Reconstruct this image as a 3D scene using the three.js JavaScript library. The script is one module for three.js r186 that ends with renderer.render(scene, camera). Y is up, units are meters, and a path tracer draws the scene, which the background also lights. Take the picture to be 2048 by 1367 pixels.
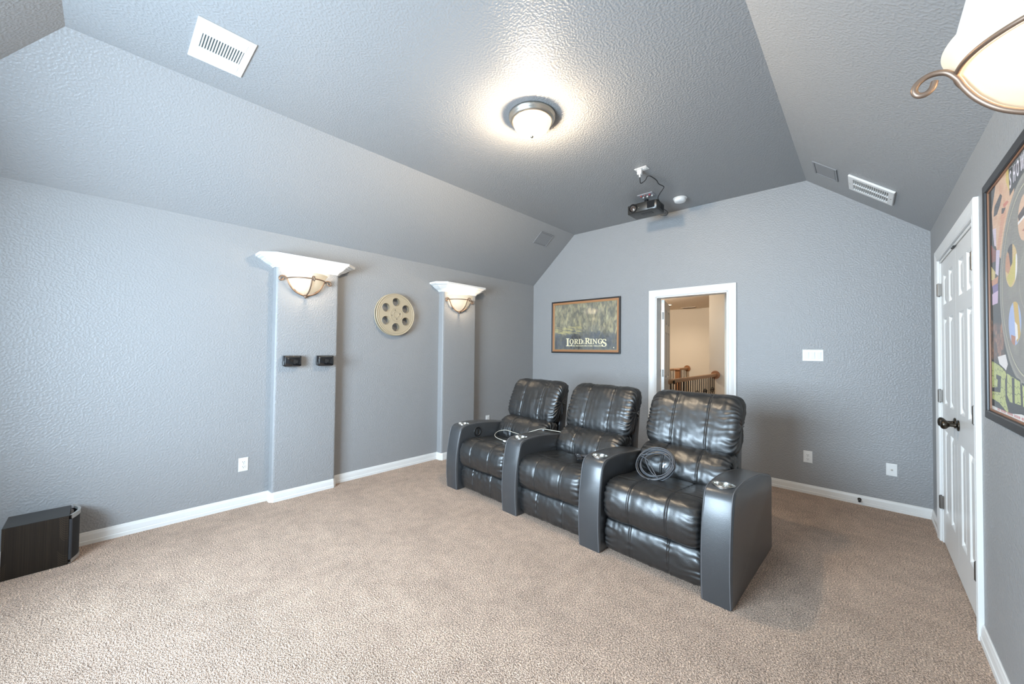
import * as THREE from 'three';
import { RoundedBoxGeometry } from 'three/addons/geometries/RoundedBoxGeometry.js';
import { RectAreaLightUniformsLib } from 'three/addons/lights/RectAreaLightUniformsLib.js';
import { mergeGeometries, mergeVertices, toCreasedNormals } from 'three/addons/utils/BufferGeometryUtils.js';
import { ImprovedNoise } from 'three/addons/math/ImprovedNoise.js';
import { Brush, Evaluator, SUBTRACTION } from 'three-bvh-csg';

/* ------------------------------------------------------------------ camera, sky, light, exposure */
const scene = new THREE.Scene();
const renderer = new THREE.WebGLRenderer({ antialias: true });
renderer.toneMapping = THREE.LinearToneMapping;
renderer.toneMappingExposure = 2.3;
renderer.shadowMap.enabled = true;
RectAreaLightUniformsLib.init();

const camera = new THREE.PerspectiveCamera(2 * Math.atan(683.5 / 759.42) * 180 / Math.PI, 2048 / 1367, 0.05, 60);
camera.position.set(0, 1.3502, 4.6626);
camera.rotation.order = 'YXZ';
camera.rotation.set(0.0207, 0.7489, 0.0114);

scene.background = new THREE.Color(0.62, 0.80, 1.0);      // hazy daylight sky outside the window
scene.backgroundIntensity = 3.0;

const XL = -3.875, XR = 0.405, ZF = 5.62, KNEE = 2.374, TOP = 3.044, XTL = -3.109, XTR = -0.412, ZTF = 4.84;
const WIN = { x0: -2.80, x1: -0.85, y0: 0.80, y1: 2.20, depth: 0.60 };   // window recess in the front wall

const day = new THREE.RectAreaLight(new THREE.Color(0.65, 0.835, 1.0), 21, WIN.x1 - WIN.x0 - 0.1, WIN.y1 - WIN.y0 - 0.1);
day.name = 'window_daylight';
day.position.set((WIN.x0 + WIN.x1) / 2, (WIN.y0 + WIN.y1) / 2, ZF + WIN.depth - 0.09);
// a RectAreaLight shines along its own -z: into the room
scene.add(day);

/* ------------------------------------------------------------------ helpers */
let seed = 7;
const rnd = () => { seed = (seed * 1664525 + 1013904223) >>> 0; return seed / 4294967296; };
const perlin = new ImprovedNoise();
const V = (x, y, z) => new THREE.Vector3(x, y, z);
const taken = new Map();
function numbered(name) { const n = taken.get(name) ?? 0; taken.set(name, n + 1); return n ? `${name}_${String(n).padStart(3, '0')}` : name; }
function shade(o) { o.traverse((c) => { if (c.isMesh) { c.castShadow = true; c.receiveShadow = true; } }); return o; }
function part(name, geo, mat, parent) { const m = new THREE.Mesh(geo, mat); m.name = name; m.castShadow = m.receiveShadow = true; parent.add(m); return m; }
function thing(name, label, category, pos = [0, 0, 0], group, kind) {
  const g = new THREE.Group(); g.name = numbered(name); g.position.set(...pos); scene.add(g);
  g.userData = { label, category }; if (group) g.userData.group = group; if (kind) g.userData.kind = kind;
  return g;
}
function struct(name, geo, mat, label, category) {
  const m = part(numbered(name), geo, mat, scene); m.userData = { kind: 'structure', label, category }; return m;
}
const rbox = (w, h, d, r = 0.003, seg = 2) => new RoundedBoxGeometry(w, h, d, seg, Math.min(r, w / 2.01, h / 2.01, d / 2.01));
const cyl = (r0, r1, h, n = 32) => new THREE.CylinderGeometry(r0, r1, h, n);
function at(geo, x, y, z, rx = 0, ry = 0, rz = 0) { geo.applyMatrix4(new THREE.Matrix4().compose(V(x, y, z), new THREE.Quaternion().setFromEuler(new THREE.Euler(rx, ry, rz)), V(1, 1, 1))); return geo; }
function merge(list) { return mergeGeometries(list.map((g) => { const c = g.index ? g.toNonIndexed() : g; for (const k of Object.keys(c.attributes)) if (!['position', 'normal', 'uv'].includes(k)) c.deleteAttribute(k); if (!c.attributes.uv) c.setAttribute('uv', new THREE.BufferAttribute(new Float32Array(c.attributes.position.count * 2), 2)); return c; })); }
function tube(pts, r, n = 64, closed = false, rs = 8) { return new THREE.TubeGeometry(new THREE.CatmullRomCurve3(pts.map((p) => p.isVector3 ? p : V(...p)), closed, 'centripetal'), n, r, rs, closed); }
function boxUV(geo) {   // uv in metres from the dominant axis of each face
  const g = geo.index ? geo.toNonIndexed() : geo; const p = g.attributes.position, n = g.attributes.normal, uv = new Float32Array(p.count * 2);
  for (let i = 0; i < p.count; i++) {
    const a = Math.abs(n.getX(i)), b = Math.abs(n.getY(i)), c = Math.abs(n.getZ(i));
    const [u, v] = a >= b && a >= c ? [p.getZ(i), p.getY(i)] : b >= c ? [p.getX(i), p.getZ(i)] : [p.getX(i), p.getY(i)];
    uv[2 * i] = u; uv[2 * i + 1] = v;
  }
  g.setAttribute('uv', new THREE.BufferAttribute(uv, 2)); return g;
}
// a flat polygon (points in metres in the plane's own u, v) made into a slab of a given thickness; u x v points away from the room
function slab(origin, u, v, pts, thick, holes = []) {
  const s = new THREE.Shape(pts.map(([a, b]) => new THREE.Vector2(a, b)));
  for (const h of holes) s.holes.push(new THREE.Path(h.map(([a, b]) => new THREE.Vector2(a, b))));
  const g = new THREE.ExtrudeGeometry(s, { depth: thick, bevelEnabled: false });
  const U = V(...u).normalize(), W = V(...v).normalize(), N = new THREE.Vector3().crossVectors(U, W);
  g.applyMatrix4(new THREE.Matrix4().makeBasis(U, W, N).setPosition(...origin));
  return g;
}
const rect = (x0, y0, x1, y1) => [[x0, y0], [x1, y0], [x1, y1], [x0, y1]];
// an extruded profile: pts (a, b) in a plane, run along an axis
function extrude(pts, depth, bevel = 0, seg = 2, curveSegments = 12) {
  const s = pts instanceof THREE.Shape ? pts : new THREE.Shape(pts.map(([a, b]) => new THREE.Vector2(a, b)));
  const g = new THREE.ExtrudeGeometry(s, { depth: depth - 2 * bevel, bevelEnabled: bevel > 0, bevelThickness: bevel, bevelSize: bevel, bevelOffset: -bevel, bevelSegments: seg, curveSegments });
  g.translate(0, 0, bevel); return g;
}
function rectRing(layers, cap = true) {   // nested rectangles [w, h, z] joined into facets, facing +z
  const pos = [], q = (a, b, c, d) => pos.push(...a, ...b, ...c, ...a, ...c, ...d);
  const cs = layers.map(([w, h, z]) => [[-w / 2, -h / 2, z], [w / 2, -h / 2, z], [w / 2, h / 2, z], [-w / 2, h / 2, z]]);
  for (let i = 0; i + 1 < cs.length; i++) for (let k = 0; k < 4; k++) q(cs[i][k], cs[i][(k + 1) % 4], cs[i + 1][(k + 1) % 4], cs[i + 1][k]);
  if (cap) { const c = cs[cs.length - 1]; q(c[0], c[1], c[2], c[3]); }
  const g = new THREE.BufferGeometry(); g.setAttribute('position', new THREE.Float32BufferAttribute(pos, 3)); g.computeVertexNormals();
  return boxUV(g);
}

/* ------------------------------------------------------------------ textures */
function periodicNoise(w, h, cells, s) {   // tileable gradient noise, cells across
  const n = cells, m = Math.round(cells * h / w), gr = new Float32Array(n * m * 2); let t = s * 7919 + 13;
  const r = () => { t = (t * 1664525 + 1013904223) >>> 0; return t / 4294967296; };
  for (let i = 0; i < n * m; i++) { const a = r() * Math.PI * 2; gr[2 * i] = Math.cos(a); gr[2 * i + 1] = Math.sin(a); }
  const out = new Float32Array(w * h), f = (x) => x * x * x * (x * (x * 6 - 15) + 10);
  for (let y = 0; y < h; y++) { const gy = y / h * m, y0 = Math.floor(gy), fy = gy - y0, sy = f(fy), ya = (y0 % m) * n, yb = ((y0 + 1) % m) * n;
    for (let x = 0; x < w; x++) { const gx = x / w * n, x0 = Math.floor(gx), fx = gx - x0, sx = f(fx), xa = x0 % n, xb = (x0 + 1) % n;
      const d = (i, ax, ay) => gr[2 * i] * ax + gr[2 * i + 1] * ay;
      const a = d(ya + xa, fx, fy), b = d(ya + xb, fx - 1, fy), c = d(yb + xa, fx, fy - 1), e = d(yb + xb, fx - 1, fy - 1);
      const p = a + (b - a) * sx, q = c + (e - c) * sx; out[y * w + x] = p + (q - p) * sy; } }
  return out;
}
function dataTex(w, h, fn, srgb, metres) {
  const d = new Uint8Array(w * h * 4), c = [0, 0, 0];
  for (let i = 0; i < w * h; i++) { fn(i, c); d[4 * i] = c[0]; d[4 * i + 1] = c[1]; d[4 * i + 2] = c[2]; d[4 * i + 3] = 255; }
  const t = new THREE.DataTexture(d, w, h); t.wrapS = t.wrapT = THREE.RepeatWrapping; t.magFilter = THREE.LinearFilter; t.minFilter = THREE.LinearMipmapLinearFilter; t.generateMipmaps = true;
  if (srgb) t.colorSpace = THREE.SRGBColorSpace; if (metres) t.repeat.set(1 / metres, 1 / metres); t.needsUpdate = true; return t;
}
const clamp = (x, a = 0, b = 1) => Math.min(b, Math.max(a, x));
// orange-peel wall texture, 2.2 m tile
const W1 = periodicNoise(1536, 1536, 175, 1), W2 = periodicNoise(1536, 1536, 330, 2), W3 = periodicNoise(1536, 1536, 9, 3);
const peel = dataTex(1536, 1536, (i, c) => { const a = clamp((W1[i] * 1.5 + W2[i] * 0.55) * 0.9 + 0.42); c[0] = c[1] = c[2] = 255 * a * a * (3 - 2 * a); }, false, 2.2);
// carpet, 1.1 m tile: twisted tufts
const C1 = periodicNoise(1400, 1400, 150, 4), C2 = periodicNoise(1400, 1400, 330, 5), C3 = periodicNoise(1400, 1400, 14, 6), C4 = periodicNoise(1400, 1400, 4, 7);
const tuft = (i) => clamp(0.5 + C1[i] * 0.75 + C2[i] * 0.75);
const carpetBump = dataTex(1400, 1400, (i, c) => { c[0] = c[1] = c[2] = 255 * tuft(i); }, false, 1.1);
const carpetColor = dataTex(1400, 1400, (i, c) => { const k = 0.60 + 0.55 * tuft(i) + C3[i] * 0.07 + C4[i] * 0.06; c[0] = clamp(228 * k, 0, 255); c[1] = clamp(198 * k, 0, 255); c[2] = clamp(176 * k, 0, 255); }, true, 1.1);
// leather grain, 0.3 m tile
const L1 = periodicNoise(768, 768, 110, 8), L2 = periodicNoise(768, 768, 26, 9);
const leatherBump = dataTex(768, 768, (i, c) => { c[0] = c[1] = c[2] = 255 * clamp(0.5 + L1[i] * 0.7 + L2[i] * 0.15); }, false, 0.3);
function canvasTex(w, h, draw) { const c = document.createElement('canvas'); c.width = w; c.height = h; draw(c.getContext('2d'), w, h); const t = new THREE.CanvasTexture(c); t.colorSpace = THREE.SRGBColorSpace; return t; }

/* ------------------------------------------------------------------ materials */
const std = (o) => new THREE.MeshStandardMaterial(o);
const phys = (o) => new THREE.MeshPhysicalMaterial(o);
const lin = (r, g, b) => new THREE.Color().setRGB(r, g, b);
const M = {
  paint: phys({ color: lin(0.285, 0.287, 0.291), roughness: 0.44, bumpMap: peel, bumpScale: 0.0011, specularIntensity: 0.9 }),
  hallPaint: std({ color: lin(0.78, 0.71, 0.60), roughness: 0.7 }),
  hallCeil: std({ color: lin(0.78, 0.68, 0.56), roughness: 0.9 }),
  trim: phys({ color: lin(0.72, 0.715, 0.70), roughness: 0.32 }),
  door: phys({ color: lin(0.72, 0.71, 0.69), roughness: 0.3 }),
  carpet: std({ map: carpetColor, bumpMap: carpetBump, bumpScale: 0.010, roughness: 1 }),
  leather: phys({ color: lin(0.010, 0.0102, 0.0105), roughness: 0.40, clearcoat: 0.45, clearcoatRoughness: 0.3, bumpMap: leatherBump, bumpScale: 0.0005, specularIntensity: 1.0, ior: 1.6 }),
  leatherFlat: phys({ color: lin(0.036, 0.038, 0.041), roughness: 0.40, clearcoat: 0.6, clearcoatRoughness: 0.3, bumpMap: leatherBump, bumpScale: 0.0005, ior: 1.5 }),
  piping: phys({ color: lin(0.11, 0.11, 0.115), roughness: 0.4 }),
  blackPlastic: phys({ color: lin(0.012, 0.012, 0.013), roughness: 0.35 }),
  gloss: phys({ color: lin(0.006, 0.006, 0.007), roughness: 0.06, clearcoat: 1, clearcoatRoughness: 0.03 }),
  rubber: std({ color: lin(0.016, 0.016, 0.017), roughness: 0.6 }),
  greyCable: std({ color: lin(0.075, 0.08, 0.09), roughness: 0.45 }),
  paleCable: std({ color: lin(0.48, 0.45, 0.38), roughness: 0.5 }),
  steel: std({ color: lin(0.72, 0.70, 0.66), roughness: 0.22, metalness: 1 }),
  bronze: std({ color: lin(0.085, 0.072, 0.058), roughness: 0.33, metalness: 1 }),
  hinge: std({ color: lin(0.23, 0.21, 0.19), roughness: 0.4, metalness: 1 }),
  nickel: std({ color: lin(0.50, 0.47, 0.42), roughness: 0.34, metalness: 1 }),
  iron: std({ color: lin(0.24, 0.165, 0.12), roughness: 0.45, metalness: 0.75 }),
  plate: phys({ color: lin(0.72, 0.72, 0.71), roughness: 0.35 }),
  slot: std({ color: lin(0.05, 0.05, 0.05), roughness: 0.8 }),
  duct: std({ color: lin(0.14, 0.17, 0.17), roughness: 0.8 }),
  cream: phys({ color: lin(0.52, 0.44, 0.31), roughness: 0.5 }),
  wood: std({ color: lin(0.36, 0.17, 0.075), roughness: 0.4 }),
  darkwood: std({ color: lin(0.22, 0.10, 0.05), roughness: 0.4 }),
  frameBlack: std({ color: lin(0.018, 0.016, 0.016), roughness: 0.35 }),
  gold: std({ color: lin(0.50, 0.34, 0.17), roughness: 0.4, metalness: 0.6 }),
  wroughtIron: std({ color: lin(0.02, 0.015, 0.013), roughness: 0.5 }),
  rail: std({ color: lin(0.44, 0.25, 0.13), roughness: 0.4 }),
  pane: phys({ color: lin(1, 1, 1), transmission: 1, roughness: 0.02, thickness: 0 }),
};

/* ------------------------------------------------------------------ the room shell */
// floor and ceiling
struct('floor', slab([XL - 0.12, 0, -0.12], [1, 0, 0], [0, 0, 1], rect(0, 0, XR - XL + 0.24, ZF + 0.24), 0.1), M.carpet, 'beige textured pile carpet across the room', 'carpet');
struct('ceiling', slab([0, TOP, 0], [0, 0, 1], [1, 0, 0], rect(-0.12, XTL, ZTF, XTR), 0.1), M.paint, 'flat grey textured ceiling between the sloped sides', 'ceiling');
const slopeL = V(XTL - XL, TOP - KNEE, 0), slopeR = V(XTR - XR, TOP - KNEE, 0), slopeF = V(0, TOP - KNEE, ZTF - ZF);
struct('ceiling_slope', slab([XL, KNEE, 0], [0, 0, 1], slopeL.toArray(), [[-0.12, 0], [ZF, 0], [ZTF, slopeL.length()], [-0.12, slopeL.length()]].map(([a, b]) => [a, b]), 0.1), M.paint, 'sloped grey ceiling side above the pillars', 'ceiling').name = 'ceiling_left';
struct('ceiling_right', slab([XR, KNEE, 0], [0, 0, -1], slopeR.toArray(), [[0.12, 0], [-ZF, 0], [-ZTF, slopeR.length()], [0.12, slopeR.length()]], 0.1), M.paint, 'sloped grey ceiling side above the closet doors', 'ceiling');
struct('ceiling_front', slab([XL, KNEE, ZF], [1, 0, 0], slopeF.toArray(), [[0, 0], [XTL - XL, slopeF.length()], [XTR - XL, slopeF.length()], [XR - XL, 0]], 0.1), M.paint, 'sloped grey ceiling end over the window wall', 'ceiling');
// walls
struct('wall_left', slab([XL, 0, 0], [0, 0, 1], [0, 1, 0], rect(-0.12, 0, ZF + 0.12, KNEE + 0.02), 0.12), M.paint, 'grey orange-peel wall carrying the two pillars', 'wall');
const DX0 = -1.905, DX1 = -1.095, DH = 2.03;   // hall door opening
struct('wall_back', slab([0, 0, 0], [-1, 0, 0], [0, 1, 0], [[-XR, 0], [-DX1, 0], [-DX1, DH], [-DX0, DH], [-DX0, 0], [-XL, 0], [-XL, KNEE], [-XTL, TOP], [-XTR, TOP], [-XR, KNEE]], 0.12), M.paint, 'grey gable wall with the hall doorway', 'wall');
const CZ0 = 0.49, CZ1 = 1.73, CH = 2.035;      // closet opening
struct('wall_right', slab([XR, 0, 0], [0, 0, -1], [0, 1, 0], [[-ZF - 0.12, 0], [-CZ1, 0], [-CZ1, CH], [-CZ0, CH], [-CZ0, 0], [0.12, 0], [0.12, KNEE + 0.02], [-ZF - 0.12, KNEE + 0.02]], 0.12), M.paint, 'grey wall with the white closet doors', 'wall');
struct('wall_front', slab([0, 0, ZF], [1, 0, 0], [0, 1, 0], rect(XL, 0, XR, KNEE + 0.02), 0.12, [rect(WIN.x0, WIN.y0, WIN.x1, WIN.y1)]), M.paint, 'grey wall with a deep window recess', 'wall');
// window recess and window
{
  const { x0, x1, y0, y1, depth } = WIN, zc = ZF + 0.12 + (depth - 0.12) / 2, dd = depth - 0.12, t = 0.08, w = x1 - x0, h = y1 - y0, xc = (x0 + x1) / 2, yc = (y0 + y1) / 2;
  struct('wall_recess', boxUV(merge([at(new THREE.BoxGeometry(t, h + 2 * t, dd), x0 - t / 2, yc, zc), at(new THREE.BoxGeometry(t, h + 2 * t, dd), x1 + t / 2, yc, zc), at(new THREE.BoxGeometry(w, t, dd), xc, y0 - t / 2, zc), at(new THREE.BoxGeometry(w, t, dd), xc, y1 + t / 2, zc)])), M.paint, 'grey sides of the window recess', 'wall');
  const win = thing('window_1', 'white framed double window in the recess', 'window', [xc, yc, ZF + depth - 0.05], null, 'structure');
  part('window_frame', merge([at(rbox(0.05, h, 0.06), -w / 2 + 0.025, 0, 0), at(rbox(0.05, h, 0.06), w / 2 - 0.025, 0, 0), at(rbox(w, 0.05, 0.06), 0, -h / 2 + 0.025, 0), at(rbox(w, 0.05, 0.06), 0, h / 2 - 0.025, 0), at(rbox(0.07, h, 0.06), 0, 0, 0), at(rbox(w, 0.035, 0.05), 0, 0, 0)]), M.trim, win);
  for (const sx of [-1, 1]) part('pane', at(new THREE.PlaneGeometry(w / 2, h), sx * w / 4, 0, 0.01), M.pane, win);
}
// baseboard: profile (out from wall, up), run from a to b on the floor plan with the room on the side of normal n
const BB = [[0, 0], [0.0145, 0], [0.0145, 0.024], [0.011, 0.028], [0.0115, 0.031], [0.0105, 0.062], [0.007, 0.0755], [0.0065, 0.080], [0.003, 0.0834], [0, 0.0834]];
function boardRun(b, a) {   // a, b: [x, z]; the room lies to the left of a -> b seen from above (y up)
  const A = V(a[0], 0, a[1]), B = V(b[0], 0, b[1]), d = B.clone().sub(A), L = d.length(); d.normalize();
  const out = V(d.z, 0, -d.x);
  const g = extrude(BB, L); g.applyMatrix4(new THREE.Matrix4().makeBasis(out, V(0, 1, 0), d.clone()).setPosition(A));
  return boxUV(g);
}
// pillars on the side walls: shaft with eased corners, white crown and base
const PD = 0.09, PT = 2.155, C0 = 0.02;
function pillarPlan(p, w) { const cut = C0 + 0.586 * p, D = PD + p, H = w / 2 + p; return [[0, H], [D - cut, H], [D, H - cut], [D, -H + cut], [D - cut, -H], [0, -H]]; }   // (out of wall, along wall)
function loft(layers, capTop) {   // layers: [plan, y]
  const pos = [], nrm = [];
  for (let i = 0; i + 1 < layers.length; i++) { const [a, ya] = layers[i], [b, yb] = layers[i + 1];
    for (let k = 0; k + 1 < a.length; k++) { const q = [[a[k][0], ya, a[k][1]], [a[k + 1][0], ya, a[k + 1][1]], [b[k + 1][0], yb, b[k + 1][1]], [b[k][0], yb, b[k][1]]]; for (const j of [0, 2, 1, 0, 3, 2]) pos.push(...q[j]); } }
  if (capTop) { const [c, y] = layers[layers.length - 1]; for (let k = 1; k + 1 < c.length; k++) pos.push(c[0][0], y, c[0][1], c[k + 1][0], y, c[k + 1][1], c[k][0], y, c[k][1]); }
  const g = new THREE.BufferGeometry(); g.setAttribute('position', new THREE.Float32BufferAttribute(pos, 3)); g.computeVertexNormals(); return boxUV(g);
}
function pillar(x, z0, z1, side, label) {
  const w = z1 - z0, g = thing('trim_' + (++pillar.n), label, 'pillar', [x, 0, (z0 + z1) / 2], null, 'structure');
  const r = 0.022, s = new THREE.Shape(); s.moveTo(-0.01, w / 2); s.lineTo(PD - r, w / 2); s.quadraticCurveTo(PD, w / 2, PD, w / 2 - r); s.lineTo(PD, -w / 2 + r); s.quadraticCurveTo(PD, -w / 2, PD - r, -w / 2); s.lineTo(-0.01, -w / 2);
  let sh = extrude(s, PT - 0.01, 0, 2, 8); sh.rotateX(Math.PI / 2); sh.translate(0, PT - 0.01, 0); sh = boxUV(toCreasedNormals(sh, 0.7));
  const crown = loft([[pillarPlan(0.001, w), 2.058], [pillarPlan(0.010, w), 2.058], [pillarPlan(0.012, w), 2.066], [pillarPlan(0.022, w), 2.070], [pillarPlan(0.026, w), 2.078], [pillarPlan(0.042, w), 2.084], [pillarPlan(0.062, w), 2.094], [pillarPlan(0.078, w), 2.105], [pillarPlan(0.086, w), 2.112], [pillarPlan(0.094, w), 2.114], [pillarPlan(0.098, w), 2.122], [pillarPlan(0.118, w), 2.128], [pillarPlan(0.128, w), 2.136], [pillarPlan(0.140, w), 2.138], [pillarPlan(0.142, w), 2.158]], true);
  const base = loft([[pillarPlan(0.0145, w), 0], [pillarPlan(0.0145, w), 0.024], [pillarPlan(0.011, w), 0.028], [pillarPlan(0.0115, w), 0.031], [pillarPlan(0.0105, w), 0.062], [pillarPlan(0.007, w), 0.0755], [pillarPlan(0.0065, w), 0.080], [pillarPlan(0.003, w), 0.0834], [pillarPlan(0, w), 0.0834]], false);
  if (side < 0) for (const q of [sh, crown, base]) { q.scale(-1, 1, 1); const p = q.attributes.position, n = q.attributes.normal; for (let i = 0; i < p.count; i += 3) for (const a of Object.values(q.attributes)) { for (let c = 0; c < a.itemSize; c++) { const t = a.array[(i + 1) * a.itemSize + c]; a.array[(i + 1) * a.itemSize + c] = a.array[(i + 2) * a.itemSize + c]; a.array[(i + 2) * a.itemSize + c] = t; } } }
  part('shaft', sh, M.paint, g); part('crown_molding', crown, M.trim, g); part('base_molding', base, M.trim, g);
  return g;
}
pillar.n = 0;
const P1 = [3.10, 3.64], P2 = [1.30, 1.835];
pillar(XL, ...P1, 1, 'grey pillar with the two small black speakers under its white crown');
pillar(XL, ...P2, 1, 'grey pillar with a white crown nearest the gable wall');
pillar(XR, ...P1, -1, 'grey pillar with a white crown beside the collage poster');
struct('baseboard_left', merge([boardRun([XL, P2[0]], [XL, 0]), boardRun([XL, P1[0]], [XL, P2[1]]), boardRun([XL, ZF], [XL, P1[1]])]).clone(), M.trim, 'white baseboard below the pillar wall', 'baseboard');
struct('baseboard_back', merge([boardRun([XL, 0], [-1.986, 0]), boardRun([-1.018, 0], [XR, 0])]), M.trim, 'white baseboard below the gable wall', 'baseboard');
struct('baseboard_right', merge([boardRun([XR, 0], [XR, 0.408]), boardRun([XR, 1.812], [XR, P1[0]]), boardRun([XR, P1[1]], [XR, ZF])]), M.trim, 'white baseboard either side of the closet doors', 'baseboard');
struct('baseboard_front', boardRun([XR, ZF], [XL, ZF]), M.trim, 'white baseboard below the window', 'baseboard');

/* ------------------------------------------------------------------ door casings and doors */
const CAS = [[0, 0], [0, 0.010], [0.006, 0.014], [0.012, 0.012], [0.030, 0.013], [0.045, 0.016], [0.058, 0.019], [0.072, 0.019], [0.076, 0.016], [0.076, 0]];   // (away from opening, out of wall)
function casing(w, h, wide) {   // three mitred legs round an opening w x h, lying in the xy plane facing +z
  const k = wide / 0.076, pos = [];
  const path = (o) => [[-w / 2 - o, 0], [-w / 2 - o, h + o], [w / 2 + o, h + o], [w / 2 + o, 0]];
  for (let i = 0; i + 1 < CAS.length; i++) { const [o0, d0] = CAS[i], [o1, d1] = CAS[i + 1], a = path(o0 * k), b = path(o1 * k);
    for (let s = 0; s < 3; s++) { const q = [[...a[s], d0], [...a[s + 1], d0], [...b[s + 1], d1], [...b[s], d1]]; for (const j of [0, 1, 2, 0, 2, 3]) pos.push(...q[j]); } }
  const g = new THREE.BufferGeometry(); g.setAttribute('position', new THREE.Float32BufferAttribute(pos, 3)); g.computeVertexNormals(); return boxUV(g);
}
function jamb(w, h, depth, t = 0.018) { return merge([at(new THREE.BoxGeometry(t, h, depth), -w / 2 + t / 2, h / 2, 0), at(new THREE.BoxGeometry(t, h, depth), w / 2 - t / 2, h / 2, 0), at(new THREE.BoxGeometry(w, t, depth), 0, h - t / 2, 0)]); }
function knobSet() {   // knob pointing to +z
  const pts = [[0.0001, 0], [0.031, 0], [0.033, 0.004], [0.030, 0.008], [0.014, 0.010], [0.011, 0.016], [0.011, 0.036], [0.016, 0.042], [0.0255, 0.050], [0.029, 0.058], [0.0285, 0.066], [0.022, 0.073], [0.010, 0.076], [0.0001, 0.0765]].map(([r, y]) => new THREE.Vector2(r, y));
  const g = new THREE.LatheGeometry(pts, 28); g.rotateX(Math.PI / 2); return g;
}
const hingeGeo = () => merge([at(cyl(0.008, 0.008, 0.088, 14), 0, 0, 0.010), at(rbox(0.030, 0.088, 0.004, 0.001), -0.014, 0, -0.001), at(rbox(0.014, 0.088, 0.004, 0.001), 0.009, 0, -0.001), at(cyl(0.005, 0.005, 0.098, 10), 0, 0, 0.010), at(rbox(0.018, 0.088, 0.014, 0.002), -0.006, 0, 0.005)]);
// a six panel leaf lying in xy from x = 0 to w, face at z = 0
function sixPanelLeaf(g, w, h, thick, rows) {
  const cw = (w - 0.105 * 2 - 0.09) / 2, cols = [0.105 + cw / 2, w - 0.105 - cw / 2], s = new THREE.Shape(rect(0, 0, w, h).map(([a, b]) => new THREE.Vector2(a, b))), holes = [];
  for (const cx of cols) for (const [y0, y1] of rows) { s.holes.push(new THREE.Path(rect(cx - cw / 2, y0, cx + cw / 2, y1).map(([a, b]) => new THREE.Vector2(a, b)))); holes.push([cx, (y0 + y1) / 2, cw, y1 - y0]); }
  const f = new THREE.ExtrudeGeometry(s, { depth: thick, bevelEnabled: false }); f.translate(0, 0, -thick);
  part('leaf_frame', boxUV(f), M.door, g);
  for (const [cx, cy, pw, ph] of holes) for (const face of [1, -1]) {
    const p = rectRing([[pw, ph, 0], [pw - 0.012, ph - 0.012, -0.004], [pw - 0.022, ph - 0.022, -0.011], [pw - 0.034, ph - 0.034, -0.011], [pw - 0.080, ph - 0.080, -0.003]]);
    if (face < 0) p.rotateY(Math.PI);
    part('panel', at(p, cx, cy, face > 0 ? 0 : -thick), M.door, g);
  }
}
const ROWS = [[0.235, 0.82], [1.0, 1.605], [1.70, 1.915]];
// hall doorway
{
  const w = DX1 - DX0, xc = (DX0 + DX1) / 2;
  const fr = thing('trim_4', 'white moulded casing round the hall doorway', 'door frame', [xc, 0, 0], null, 'structure');
  part('casing', casing(w - 0.012, DH - 0.006, 0.085), M.trim, fr);
  part('jamb', at(jamb(w, DH, 0.13), 0, 0, -0.06), M.trim, fr);
  part('casing', at(casing(w - 0.012, DH - 0.006, 0.085), 0, 0, -0.121, 0, Math.PI), M.trim, fr);
  for (const y of [1.835, 1.12]) part('strike_plate', at(rbox(0.003, 0.07, 0.03, 0.001), w / 2 - 0.019, y, -0.02), M.hinge, fr);
  const d = thing('door_1', 'white panelled hall door standing open behind the seats', 'door', [DX0 + 0.062, 0, -0.125], null, 'structure');
  const leaf = new THREE.Group(); leaf.name = 'leaf'; d.add(leaf); leaf.rotation.y = Math.PI / 2 + 0.27;
  // leaf runs along local x, turned to point into the hall
  sixPanelLeaf(leaf, w - 0.04, DH - 0.03, 0.036, ROWS.map(([a, b]) => [a, Math.min(b, DH - 0.13)]));
  part('knob', at(knobSet(), w - 0.11, 0.92, -0.036, 0, Math.PI), M.bronze, leaf);
  part('knob', at(knobSet(), w - 0.11, 0.92, 0), M.bronze, leaf);
  for (const y of [1.80, 1.08, 0.26]) part('hinge', at(rbox(0.034, 0.09, 0.006, 0.002), -0.022, y, 0.004), M.hinge, d);
}
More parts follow.
